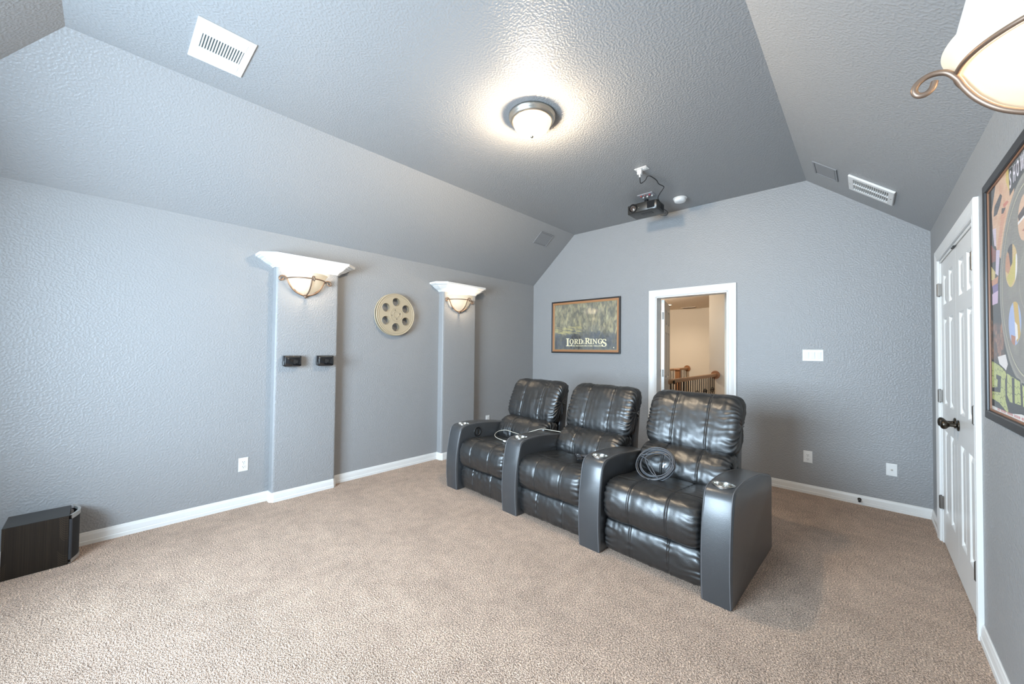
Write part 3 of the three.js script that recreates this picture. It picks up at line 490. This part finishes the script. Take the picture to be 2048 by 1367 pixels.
{ // projector hanging under the ceiling
  const g = thing('projector', 'black projector hanging from the ceiling by the gable wall', 'projector', [-1.78, 2.88, 0.585]);
  const W = 0.335, D = 0.235, H = 0.098, plan = new THREE.Shape(); plan.moveTo(-W / 2 + 0.012, D / 2 - 0.02); plan.quadraticCurveTo(0, D / 2 + 0.012, W / 2 - 0.012, D / 2 - 0.02); plan.quadraticCurveTo(W / 2, D / 2 - 0.022, W / 2, D / 2 - 0.03); plan.lineTo(W / 2 - 0.006, -D / 2 + 0.008); plan.lineTo(W / 2 - 0.016, -D / 2); plan.lineTo(-W / 2 + 0.016, -D / 2); plan.lineTo(-W / 2 + 0.006, -D / 2 + 0.008); plan.lineTo(-W / 2, D / 2 - 0.03); plan.quadraticCurveTo(-W / 2, D / 2 - 0.022, -W / 2 + 0.012, D / 2 - 0.02);
  const body = at(extrude(plan, H, 0.008, 3, 16), 0, H, 0, Math.PI / 2); part('body', toCreasedNormals(body, 0.8), phys({ color: lin(0.020, 0.019, 0.017), roughness: 0.32 }), g);
  const cx = -0.095, cy = 0.050, z0 = D / 2 - 0.012;
  const ringG = new THREE.LatheGeometry([[0.030, 0], [0.046, 0], [0.047, 0.020], [0.044, 0.026], [0.039, 0.026], [0.036, 0.012], [0.030, 0.006]].map(([r, y]) => new THREE.Vector2(r, y)), 40);
  const lr = part('lens_ring', at(ringG, cx, cy, z0, Math.PI / 2), M.blackPlastic, g);
  part('lens', at(new THREE.SphereGeometry(0.048, 32, 10, 0, Math.PI * 2, 0, 0.72), cx, cy, z0 - 0.026, Math.PI / 2), phys({ color: lin(0.05, 0.035, 0.03), roughness: 0.04, clearcoat: 1 }), lr);
  part('focus_ring', at(new THREE.TorusGeometry(0.026, 0.0028, 8, 36), cx, cy, z0 + 0.012), M.nickel, lr);
  part('front_panel', at(rbox(0.185, 0.072, 0.004, 0.0015), 0.048, 0.052, D / 2 - 0.0085), M.gloss, g);
  part('name_plate', at(rbox(0.046, 0.009, 0.002, 0.0006), -0.012, 0.048, D / 2 - 0.0055), M.steel, g);
  for (let k = 0; k < 8; k++) part('vent_slat', at(rbox(0.003, 0.064, 0.006, 0.001), W / 2 - 0.001, 0.05, -0.085 + k * 0.022), M.slot, g);
  part('foot_plate', at(rbox(0.12, 0.004, 0.06, 0.002), 0.02, -0.001, 0), M.blackPlastic, g);
  part('mount_arm', merge([at(cyl(0.022, 0.022, 0.068, 20), 0, H + 0.032, -0.02), at(cyl(0.055, 0.055, 0.006, 28), 0, H + 0.003, -0.02)]), M.blackPlastic, g);
  part('rear_cable', tube([[W / 2 - 0.03, 0.05, -D / 2 + 0.01], [W / 2 - 0.005, 0.045, -D / 2 - 0.03], [W / 2 + 0.02, 0.01, -D / 2 - 0.035], [W / 2 + 0.005, -0.02, -D / 2 - 0.02], [W / 2 - 0.05, -0.012, -D / 2 + 0.0]], 0.0035, 50), M.rubber, g);
}
{
  const g = thing('input_plate', 'grey wall plate of cable jacks on the ceiling above the projector', 'jack plate', [-1.725, TOP, 0.692]);
  part('plate', at(rbox(0.165, 0.006, 0.105, 0.002), 0, -0.003, 0), std({ color: lin(0.33, 0.33, 0.36), roughness: 0.5 }), g);
  const cols = [lin(0.30, 0.05, 0.04), lin(0.22, 0.10, 0.10), lin(0.34, 0.04, 0.06), lin(0.65, 0.65, 0.63)];
  [[-0.05, 0.02, 0], [-0.012, 0.02, 1], [0.04, 0.015, 2], [-0.045, -0.025, 3], [0, -0.025, 3], [0.05, -0.025, 3]].forEach(([x, z, c]) => part('jack', at(cyl(0.009, 0.009, 0.012, 14), x, -0.011, z), std({ color: cols[c], roughness: 0.4 }), g));
}
{
  const g = thing('ceiling_outlet', 'white outlet plate with a plug on the ceiling before the projector', 'outlet', [-1.508, TOP, 1.296]);
  part('plate', at(rbox(0.115, 0.006, 0.075, 0.002), 0, -0.003, 0), M.plate, g);
  part('receptacle', at(cyl(0.017, 0.017, 0.004, 20), 0.026, -0.007, 0), M.plate, g);
  const c = thing('power_cord', 'black power cord running from the ceiling outlet to the projector', 'cord', [-1.53, TOP - 0.006, 1.29]);
  const adaptor = part('plug', merge([at(rbox(0.042, 0.040, 0.036, 0.006, 3), 0.0, -0.020, 0), at(cyl(0.006, 0.008, 0.026, 12), 0, -0.052, 0)]), M.plate, c);
  const o = c.position; part('cord', tube([[-1.53, 2.975, 1.29], [-1.535, 2.955, 1.275], [-1.548, 2.945, 1.24], [-1.562, 2.96, 1.19], [-1.572, 2.985, 1.14], [-1.531, 2.99, 1.163], [-1.49, 2.995, 1.215], [-1.467, 2.99, 1.225], [-1.457, 2.99, 1.164], [-1.455, 2.99, 1.084], [-1.469, 2.99, 0.997], [-1.458, 2.99, 0.90], [-1.49, 2.99, 0.845], [-1.55, 2.985, 0.77], [-1.60, 2.978, 0.69], [-1.615, 2.97, 0.62], [-1.62, 2.965, 0.57]].map((p) => V(...p).sub(o)), 0.0042, 240), M.rubber, c);
}

/* ------------------------------------------------------------------ things on the walls */
{ // film reel
  const g = thing('film_reel', 'cream metal film reel hung between the two pillars', 'film reel', [XL, 1.727, 2.455]); g.rotation.y = Math.PI / 2; g.scale.set(1, 1, 1);
  const R = 0.228, flange = () => { const s = new THREE.Shape(); s.absarc(0, 0, R, 0, Math.PI * 2, false); for (let k = 0; k < 6; k++) { const a = k * Math.PI / 3 + Math.PI / 2, h = new THREE.Path(); h.absarc(0.140 * Math.cos(a), 0.140 * Math.sin(a), 0.047, 0, Math.PI * 2, true); s.holes.push(h); } return extrude(s, 0.004, 0.001, 1, 40); };
  const mat = phys({ color: lin(0.40, 0.33, 0.23), roughness: 0.45 });
  const ff = part('front_flange', at(flange(), 0, 0, 0.052), mat, g); part('back_flange', at(flange(), 0, 0, 0.010), mat, g);
  for (const [r, z, t] of [[R, 0.055, 0.0065], [R - 0.020, 0.056, 0.0035]]) part('rim_bead', at(new THREE.TorusGeometry(r, t, 10, 90), 0, 0, z), mat, ff);
  part('back_rim', at(new THREE.TorusGeometry(R, 0.0065, 10, 90), 0, 0, 0.012), mat, g);
  part('core', at(cyl(0.088, 0.088, 0.044, 48), 0, 0, 0.032, Math.PI / 2), mat, g);
  for (const [r, t] of [[0.072, 0.003], [0.034, 0.0035]]) part('hub_ring', at(new THREE.TorusGeometry(r, t, 8, 60), 0, 0, 0.057), mat, g);
  for (let k = 0; k < 4; k++) { const a = k * Math.PI / 2 + 0.2; part('bolt_hole', at(cyl(0.006, 0.006, 0.002, 14), 0.05 * Math.cos(a), 0.05 * Math.sin(a), 0.0568, Math.PI / 2), M.hinge, g); }
  for (let k = 0; k < 6; k++) { const a = k * Math.PI / 3 + Math.PI / 2; part('hole_lip', at(new THREE.TorusGeometry(0.047, 0.002, 6, 36), 0.140 * Math.cos(a), 0.140 * Math.sin(a), 0.0565), mat, ff); }
}
function satellite(z, label) {
  const g = thing('satellite_speaker', label, 'speaker', [XL + PD, 1.228, z], 'small black speakers on the near pillar'); g.rotation.y = Math.PI / 2;
  const s = new THREE.Shape(); s.moveTo(-0.073, 0.048); s.lineTo(0.073, 0.048); s.lineTo(0.073, -0.030); s.quadraticCurveTo(0.073, -0.048, 0.054, -0.048); s.lineTo(-0.054, -0.048); s.quadraticCurveTo(-0.073, -0.048, -0.073, -0.030); s.lineTo(-0.073, 0.048);
  part('cabinet', at(toCreasedNormals(extrude(s, 0.055, 0.005, 3, 10), 0.8), 0, 0, 0.006), M.gloss, g);
  const f = new THREE.Shape(); f.moveTo(-0.062, 0.036); f.lineTo(0.062, 0.036); f.lineTo(0.062, -0.028); f.quadraticCurveTo(0.062, -0.042, 0.046, -0.042); f.lineTo(-0.046, -0.042); f.quadraticCurveTo(-0.062, -0.042, -0.062, -0.028); f.lineTo(-0.062, 0.036);
  part('front_grille', at(toCreasedNormals(extrude(f, 0.012, 0.004, 3, 10), 0.8), 0, 0, 0.056), M.gloss, g);
  part('trim_strip', at(rbox(0.120, 0.003, 0.003, 0.001), 0, 0.0385, 0.061), M.nickel, g);
  part('bracket', at(rbox(0.05, 0.05, 0.008, 0.002), 0, 0, 0.004), M.blackPlastic, g);
}
satellite(3.515, 'small glossy black speaker on the pillar side facing the window'); satellite(3.232, 'small glossy black speaker on the pillar side facing the film reel');
function plateThing(name, label, pos, turn, w, h, cat, group) { const g = thing(name, label, cat, pos, group); g.rotation.y = turn; part('plate', at(rectRing([[w, h, 0.0005], [w, h, 0.003], [w - 0.008, h - 0.008, 0.006]]), 0, 0, 0), M.plate, g); return g; }
function outlet(label, pos, turn) {
  const g = plateThing('wall_outlet', label, pos, turn, 0.070, 0.114, 'outlet', 'duplex wall outlets');
  for (const s of [1, -1]) { const r = part('receptacle', at(rbox(0.034, 0.029, 0.004, 0.002), 0, s * 0.0195, 0.0065), M.plate, g); part('slot', at(new THREE.BoxGeometry(0.0025, 0.009, 0.002), -0.0065, s * 0.0195 + 0.004, 0.0082), M.slot, r); part('slot', at(new THREE.BoxGeometry(0.0025, 0.007, 0.002), 0.0065, s * 0.0195 + 0.004, 0.0082), M.slot, r); part('ground_hole', at(cyl(0.0028, 0.0028, 0.002, 10), 0, s * 0.0195 - 0.007, 0.0082, Math.PI / 2), M.slot, r); }
  part('screw', at(cyl(0.0028, 0.0028, 0.002, 10), 0, 0, 0.0065, Math.PI / 2), M.nickel, g);
}
outlet('white duplex outlet low on the wall beside the near pillar', [XL, 0.352, 3.83], Math.PI / 2);
outlet('white duplex outlet low on the wall behind the end recliner', [XL, 0.375, 0.98], Math.PI / 2);
outlet('white duplex outlet low on the gable wall under the switches', [-0.409, 0.350, 0], 0);
{
  const g = plateThing('light_switch', 'white triple rocker light switch on the gable wall', [-0.368, 1.330, 0], 0, 0.162, 0.112, 'switch');
  for (const x of [-0.046, 0, 0.046]) { const r = part('switch_frame', at(rbox(0.036, 0.070, 0.003, 0.001), x, 0, 0.0065), M.plate, g); part('rocker', at(rbox(0.030, 0.062, 0.006, 0.002), x, 0, 0.0075, 0.07), M.plate, r); }
  const c = plateThing('coax_plate', 'white blank plate with one cable jack low on the gable wall', [0.164, 0.352, 0], 0, 0.070, 0.106, 'jack plate');
  part('jack', at(cyl(0.005, 0.005, 0.010, 14), 0, 0, 0.010, Math.PI / 2), M.nickel, c); part('jack_nut', at(cyl(0.008, 0.008, 0.003, 6), 0, 0, 0.007, Math.PI / 2), M.nickel, c);
  const d = thing('door_stop', 'small bronze door stop on the gable baseboard', 'door stop', [-0.043, 0.046, 0.0115]);
  part('base', at(cyl(0.012, 0.014, 0.006, 18), 0, 0, 0.003, Math.PI / 2), M.bronze, d); part('stem', at(cyl(0.005, 0.005, 0.05, 12), 0, 0, 0.028, Math.PI / 2), M.bronze, d); part('tip', at(cyl(0.010, 0.008, 0.014, 16), 0, 0, 0.056, Math.PI / 2), M.rubber, d);
}
// framed prints: frame in xy facing +z, print just behind the pane
function framed(name, label, pos, turn, w, h, bar, mats, tex, cat) {
  const g = thing(name, label, cat, pos); g.rotation.y = turn;
  const ring = (W, H, b, z0, z1, bev, mat, pn) => { const s = new THREE.Shape(rect(-W / 2, -H / 2, W / 2, H / 2).map((p) => new THREE.Vector2(...p))); s.holes.push(new THREE.Path(rect(-W / 2 + b, -H / 2 + b, W / 2 - b, H / 2 - b).map((p) => new THREE.Vector2(...p)))); return part(pn, at(extrude(s, z1 - z0, bev, 2), 0, 0, z0), mat, g); };
  for (const [o, b, z0, z1, bev, mat, pn] of bar) ring(w - 2 * o, h - 2 * o, b, z0, z1, bev, mat, pn);
  const last = bar[bar.length - 1], iw = w - 2 * (last[0] + last[1]), ih = h - 2 * (last[0] + last[1]);
  const pr = new THREE.PlaneGeometry(iw, ih); part('print', at(pr, 0, 0, mats.z), std({ map: tex, roughness: 0.75 }), g);
  part('backing', at(rbox(w - 0.02, h - 0.02, 0.004, 0.001), 0, 0, 0.003), M.slot, g);
  part('pane', at(new THREE.PlaneGeometry(iw, ih), 0, 0, mats.z + 0.003), M.pane, g);
  return g;
}
const landscapePrint = canvasTex(1024, 690, (c, w, h) => {
  seed = 41; c.fillStyle = '#6d6a60'; c.fillRect(0, 0, w, h);
  const blot = (x, y, rx, ry, col, a, rot = 0) => { c.save(); c.globalAlpha = a; c.translate(x, y); c.rotate(rot); c.scale(rx, ry); c.fillStyle = col; c.beginPath(); c.arc(0, 0, 1, 0, Math.PI * 2); c.fill(); c.restore(); };
  const cols = ['#b8ad86', '#8d8a76', '#cfc39a', '#5d5c55', '#9c9677', '#c9b98c', '#77735f'];
  for (let i = 0; i < 900; i++) { const y = rnd() * h * 0.66, x = rnd() * w; blot(x, y, 5 + rnd() * 16, 14 + rnd() * 60, cols[Math.floor(rnd() * cols.length)], 0.12 + rnd() * 0.2, (rnd() - 0.5) * 0.9); }
  for (let i = 0; i < 420; i++) { const y = h * (0.62 + rnd() * 0.38), x = rnd() * w; blot(x, y, 8 + rnd() * 26, 10 + rnd() * 60, ['#4c525c', '#5a616c', '#3f454e', '#686d74', '#53504c'][Math.floor(rnd() * 5)], 0.22, (rnd() - 0.5) * 0.3); }
  for (let i = 0; i < 90; i++) blot(w * (0.02 + rnd() * 0.42), h * (0.50 + rnd() * 0.16 + 0.0), 14 + rnd() * 46, 3 + rnd() * 7, '#bfb277', 0.3, 0.22);
  for (let i = 0; i < 60; i++) blot(w * (0.28 + rnd() * 0.16), h * (0.68 + rnd() * 0.3), 6 + rnd() * 10, 12 + rnd() * 40, '#2f2a25', 0.22);
  c.fillStyle = '#e8ddb8'; c.textBaseline = 'alphabetic'; c.textAlign = 'left';
  const t = (s, x, y, px, f = 'serif', wt = '') => { c.font = `${wt} ${px}px ${f}`; c.fillText(s, x, y); };
  t('L', 200, 640, 170, 'serif', 'bold'); t('ORD', 262, 606, 104, 'serif', 'bold'); t('OF', 478, 574, 26, 'serif', 'bold'); t('THE', 472, 602, 26, 'serif', 'bold'); t('R', 524, 606, 124, 'serif', 'bold'); t('ING', 606, 606, 104, 'serif', 'bold'); t('S', 790, 644, 150, 'serif', 'bold');
  t('THE MOTION PICTURE TRILOGY', 300, 644, 31, 'serif', 'bold');
  c.fillRect(968, 650, 14, 14);
});
framed('framed_print', 'wide framed misty film print in a brown wooden frame beside the doorway', [-2.9275, 1.696, 0], 0, 1.125, 0.765, [[0, 0.020, 0.002, 0.030, 0.004, M.frameBlack, 'outer_frame'], [0.016, 0.030, 0.002, 0.024, 0.004, M.wood, 'frame'], [0.044, 0.007, 0.002, 0.018, 0.001, M.gold, 'inner_lip']], { z: 0.010 }, landscapePrint, 'picture');
const collagePrint = canvasTex(1068, 1098, (c, w, h) => {
  seed = 77; const path = (pts) => { c.beginPath(); pts.forEach(([x, y], i) => i ? c.lineTo(x * w, y * h) : c.moveTo(x * w, y * h)); c.closePath(); };
  const poly = (col, pts) => { c.fillStyle = col; path(pts); c.fill(); };
  const soft = (cols, x0, y0, x1, y1, n, r) => { for (let i = 0; i < n; i++) { c.globalAlpha = 0.35; c.fillStyle = cols[Math.floor(rnd() * cols.length)]; c.beginPath(); c.arc((x0 + rnd() * (x1 - x0)) * w, (y0 + rnd() * (y1 - y0)) * h, r * (0.4 + rnd()), 0, Math.PI * 2); c.fill(); } c.globalAlpha = 1; };
  c.fillStyle = '#37322d'; c.fillRect(0, 0, w, h);
  // warm flesh-toned shapes of the collage
  poly('#dfb48f', [[0.12, 0], [0.30, 0], [0.42, 0.08], [0.40, 0.14], [0.30, 0.19], [0.19, 0.34], [0.13, 0.30], [0.06, 0.18], [0.045, 0.10]]); soft(['#e9c6a4', '#d39a72', '#e2b892'], 0.10, 0.02, 0.30, 0.22, 60, 22);
  poly('#d79c78', [[0.213, 0.154], [0.295, 0.15], [0.165, 0.31], [0.129, 0.288]]); poly('#3a2f2c', [[0.2, 0.061], [0.23, 0.079], [0.19, 0.11], [0.139, 0.135], [0.079, 0.13], [0.095, 0.089]]); poly('#4b3830', [[0.221, 0.13], [0.285, 0.144], [0.249, 0.158], [0.213, 0.152]]); poly('#cf7a62', [[0.309, 0.121], [0.33, 0.133], [0.262, 0.14], [0.239, 0.12]]);
  poly('#d9c7d6', [[0.056, 0.18], [0.12, 0.19], [0.117, 0.272], [0.084, 0.262]]); poly('#d6c6dc', [[0.116, 0.288], [0.18, 0.299], [0.148, 0.407], [0.097, 0.39]]);
  poly('#8d4a38', [[0.02, 0.245], [0.116, 0.292], [0.1, 0.335], [0.03, 0.33]]); poly('#d8c07a', [[0.02, 0.345], [0.097, 0.383], [0.082, 0.414], [0.02, 0.41]]); poly('#cf8f6a', [[0.02, 0.413], [0.148, 0.407], [0.133, 0.437], [0.03, 0.438]]);
  poly('#7b659a', [[0.03, 0.437], [0.14, 0.438], [0.136, 0.47], [0.05, 0.475]]); poly('#d7b8d6', [[0.03, 0.475], [0.14, 0.47], [0.13, 0.525], [0.03, 0.525]]);
  soft(['#7c3f2c', '#b8734e', '#d49a70', '#3a2a26', '#8a5a44'], 0.0, 0.60, 0.22, 0.77, 110, 20); poly('#efe9e8', [[0.115, 0.76], [0.249, 0.75], [0.28, 0.79], [0.246, 0.82], [0.14, 0.79]]);
  // yellow arc and white block lettering at the top
  poly('#dcbf62', [[0.30, 0], [0.45, 0], [0.36, 0.02], [0.345, 0.10], [0.29, 0.035]]); poly('#2a2421', [[0.335, 0.0], [1, 0], [1, 0.06], [0.50, 0.085], [0.345, 0.115]]);
  c.fillStyle = '#efe6ee'; const big = (t, x, y, sx, px) => { c.save(); c.translate(x * w, y * h); c.rotate(0.02); c.scale(sx, 1); c.font = `bold ${px}px sans-serif`; c.fillText(t, 0, 0); c.restore(); };
  big('S', 0.342, 0.085, 0.62, 105); big('H', 0.392, 0.078, 0.62, 100); big('O', 0.442, 0.072, 0.62, 92); big('W', 0.494, 0.068, 0.62, 92);
  // the pictured film reel
  const cx = 0.5775 * w, cy = 0.481 * h, m = w / 0.89, disc = (x, y, r, col) => { c.fillStyle = col; c.beginPath(); c.arc(x, y, r, 0, Math.PI * 2); c.fill(); }, ring = (r, col, lw) => { c.strokeStyle = col; c.lineWidth = lw; c.beginPath(); c.arc(cx, cy, r, 0, Math.PI * 2); c.stroke(); };
  disc(cx, cy, 0.365 * m, '#867f75'); soft(['#8e877c', '#7d766d', '#958e82'], 0.30, 0.20, 0.85, 0.76, 160, 30); ring(0.355 * m, '#9a9488', 18); ring(0.327 * m, '#c7bf9f', 6); ring(0.321 * m, '#6f6a62', 4); ring(0.105 * m, '#a29a8b', 5);
  poly('#e6dcd4', [[0.56, 0.43], [0.575, 0.44], [0.565, 0.47], [0.553, 0.46]]);
  for (let k = 0; k < 6; k++) { const a = 2.772 - k * Math.PI / 3, x = cx + Math.cos(a) * 0.2155 * m, y = cy - Math.sin(a) * 0.2155 * m, r = 0.078 * m; c.save(); c.beginPath(); c.arc(x, y, r, 0, Math.PI * 2); c.clip();
    c.fillStyle = ['#d9b87c', '#dfb594', '#c79b7c', '#cbb0a0', '#b7a9c4', '#9fb0d6'][k]; c.fillRect(x - r, y - r, 2 * r, 2 * r);
    const tri = (col, p) => { c.fillStyle = col; c.beginPath(); p.forEach(([px, py], i) => i ? c.lineTo(x + px * r, y + py * r) : c.moveTo(x + px * r, y + py * r)); c.closePath(); c.fill(); };
    if (k === 0) { tri('#33272a', [[-0.6, -1], [0.25, -1], [0.2, -0.1], [-0.2, 0.1], [-0.5, -0.3]]); tri('#c58a62', [[-1, -0.6], [-0.4, -0.7], [-0.1, 0.1], [-0.3, 0.4], [-1, 0.1]]); tri('#cdbb5a', [[-0.8, 0.5], [0.1, 0.0], [0.7, -0.5], [0.8, 0.6], [-0.2, 1]]); tri('#f0e9e6', [[0.75, -0.4], [1, -0.4], [0.9, 0.7], [0.6, 0.8]]); }
    else if (k === 5) { tri('#a7b6df', [[-1, -0.7], [0, -0.9], [0.1, 0.6], [-0.7, 1]]); tri('#cfa94e', [[-0.2, -1], [0.5, -1], [0.9, 0.6], [0.3, 0.9]]); tri('#f1ebe8', [[0, -0.1], [0.4, 0.1], [0.5, 0.7], [0.1, 0.8]]); tri('#b5775a', [[-0.6, 0.5], [0.1, 0.6], [0, 1], [-0.6, 1]]); }
    else { tri('#45332d', [[-1, -0.3], [0.6, -0.6], [0.7, -0.2], [-0.8, 0.05]]); tri('#f2ece8', [[-1, 0.0], [0.9, -0.2], [0.9, -0.1], [-1, 0.12]]); tri('#b06e55', [[-0.4, 0.5], [0.4, 0.4], [0.2, 0.7]]); }
    c.restore(); }
  // scaly yellow block lettering along the bottom
  c.lineJoin = 'round'; const block = (pts) => { c.fillStyle = '#c3c878'; path(pts); c.fill(); c.save(); path(pts); c.clip(); c.strokeStyle = '#3a3a22'; c.lineWidth = 2.4; const xs = pts.map((p) => p[0]), ys = pts.map((p) => p[1]), x0 = Math.min(...xs), x1 = Math.max(...xs), y0 = Math.min(...ys), y1 = Math.max(...ys);
    for (let gx = x0; gx < x1; gx += 0.052) for (let gy = y0; gy < y1; gy += 0.036) { const px = (gx + rnd() * 0.02) * w, py = (gy + rnd() * 0.014) * h; for (let k = 0; k < 3; k++) { const an = k * 2.09 + rnd() * 0.6; c.beginPath(); c.moveTo(px, py); c.lineTo(px + Math.cos(an) * 30, py + Math.sin(an) * 22); c.stroke(); } }
    c.restore(); c.strokeStyle = '#24201c'; c.lineWidth = 8; path(pts); c.stroke(); };
  poly('#24201c', [[0.0, 0.90], [1, 0.93], [1, 0.99], [0.30, 0.985], [0.05, 0.99], [0, 0.99]]);
  block([[0.0, 0.775], [0.057, 0.783], [0.142, 0.795], [0.237, 0.816], [0.261, 0.832], [0.235, 0.86], [0.238, 0.939], [0.285, 0.983], [0.268, 0.996], [0.131, 0.965], [0.0, 0.957]]); poly('#24201c', [[0.083, 0.839], [0.166, 0.845], [0.153, 0.915], [0.0, 0.92], [0.0, 0.903], [0.098, 0.895], [0.11, 0.862], [0.081, 0.858]]);
  block([[0.262, 0.824], [0.45, 0.85], [0.46, 0.945], [0.303, 0.947], [0.256, 0.92]]); poly('#24201c', [[0.332, 0.844], [0.373, 0.843], [0.372, 0.95], [0.342, 0.95]]); block([[0.47, 0.86], [0.66, 0.87], [0.68, 0.95], [0.48, 0.948]]); block([[0.70, 0.87], [0.97, 0.84], [0.98, 0.95], [0.72, 0.95]]);
  poly('#ece8e2', [[0, 0.985], [0.29, 0.99], [0.46, 0.975], [1, 0.978], [1, 1], [0, 1]]); c.fillStyle = '#c54a3e'; for (let i = 0; i < 60; i++) if (i % 7 !== 3) c.fillRect((0.10 + i * 0.0145) * w, 0.986 * h, 9, 11);
});
framed('framed_poster', 'tall film collage poster in a thick black frame by the closet', [XR, 1.583, 2.545], -Math.PI / 2, 0.98, 1.005, [[0, 0.038, 0.002, 0.026, 0.006, M.frameBlack, 'outer_frame'], [0.034, 0.011, 0.002, 0.017, 0.002, M.darkwood, 'inner_lip']], { z: 0.012 }, collagePrint, 'poster');

/* ------------------------------------------------------------------ floor speaker in the corner */
{
  const g = thing('floor_speaker', 'black wood grain floor speaker by the wall and baseboard', 'speaker', [-3.715, 0, 4.905]);
  const grain = canvasTex(512, 512, (c, w, h) => { c.fillStyle = '#14100c'; c.fillRect(0, 0, w, h); for (let i = 0; i < 240; i++) { c.strokeStyle = rnd() > 0.5 ? '#33291f' : '#090706'; c.globalAlpha = 0.7; c.lineWidth = 0.6 + rnd() * 1.4; const x = rnd() * w; c.beginPath(); c.moveTo(x, 0); c.bezierCurveTo(x + (rnd() - 0.5) * 8, h * 0.3, x + (rnd() - 0.5) * 8, h * 0.6, x, h); c.stroke(); } c.globalAlpha = 0.75; c.strokeStyle = '#584838'; c.lineWidth = 2.4; for (let k = 0; k < 16; k++) { const y = 150 + k * 24, s = 70 - k * 1.2; c.beginPath(); c.moveTo(w * 0.55 - s, y - 60); c.quadraticCurveTo(w * 0.55, y + 70, w * 0.55 + s, y - 60); c.stroke(); } });
  grain.wrapS = grain.wrapT = THREE.RepeatWrapping; grain.repeat.set(1 / 0.26, 1 / 0.30);
  const wood = phys({ map: grain, roughness: 0.28 });
  part('cabinet', at(boxUV(at(rbox(0.230, 0.298, 0.252, 0.003), 0, 0, 0)), 0, 0.149, 0.002), wood, g);
  const grilleGeo = (inner, h0, h1, out) => { const pos = [], N = 18; for (let i = 0; i < N; i++) { const p = (k) => { const t = k / N, x = -0.114 + 0.228 * t, z = -out * Math.sin(Math.PI * t) - 0.135; return [x, z]; }; const [x0, z0] = p(i), [x1, z1] = p(i + 1); const q = [[x0, h0, z0], [x1, h0, z1], [x1, h1, z1], [x0, h1, z0]]; for (const j of [0, 2, 1, 0, 3, 2]) pos.push(...q[j]); if (inner) { for (const [ya, fl] of [[h1, 1], [h0, -1]]) { const r = [[x0, ya, z0], [x1, ya, z1], [x1, ya, z1 + 0.012], [x0, ya, z0 + 0.012]]; for (const j of fl > 0 ? [0, 2, 1, 0, 3, 2] : [0, 1, 2, 0, 2, 3]) pos.push(...r[j]); } } } const gg = new THREE.BufferGeometry(); gg.setAttribute('position', new THREE.Float32BufferAttribute(pos, 3)); gg.computeVertexNormals(); return boxUV(gg); };
  part('grille', grilleGeo(true, 0.028, 0.275, 0.030), std({ color: lin(0.012, 0.012, 0.013), roughness: 0.9, side: THREE.DoubleSide }), g);
  for (const [a, b] of [[0.275, 0.300], [0.006, 0.028]]) part('grille_trim', grilleGeo(true, a, b, 0.033), std({ color: lin(0.45, 0.44, 0.42), roughness: 0.4, metalness: 0.6, side: THREE.DoubleSide }), g);
  part('grille_post', at(rbox(0.010, 0.25, 0.014, 0.002), 0.108, 0.15, -0.131), std({ color: lin(0.025, 0.026, 0.03), roughness: 0.5 }), g);
}

shade(scene);
renderer.render(scene, camera);
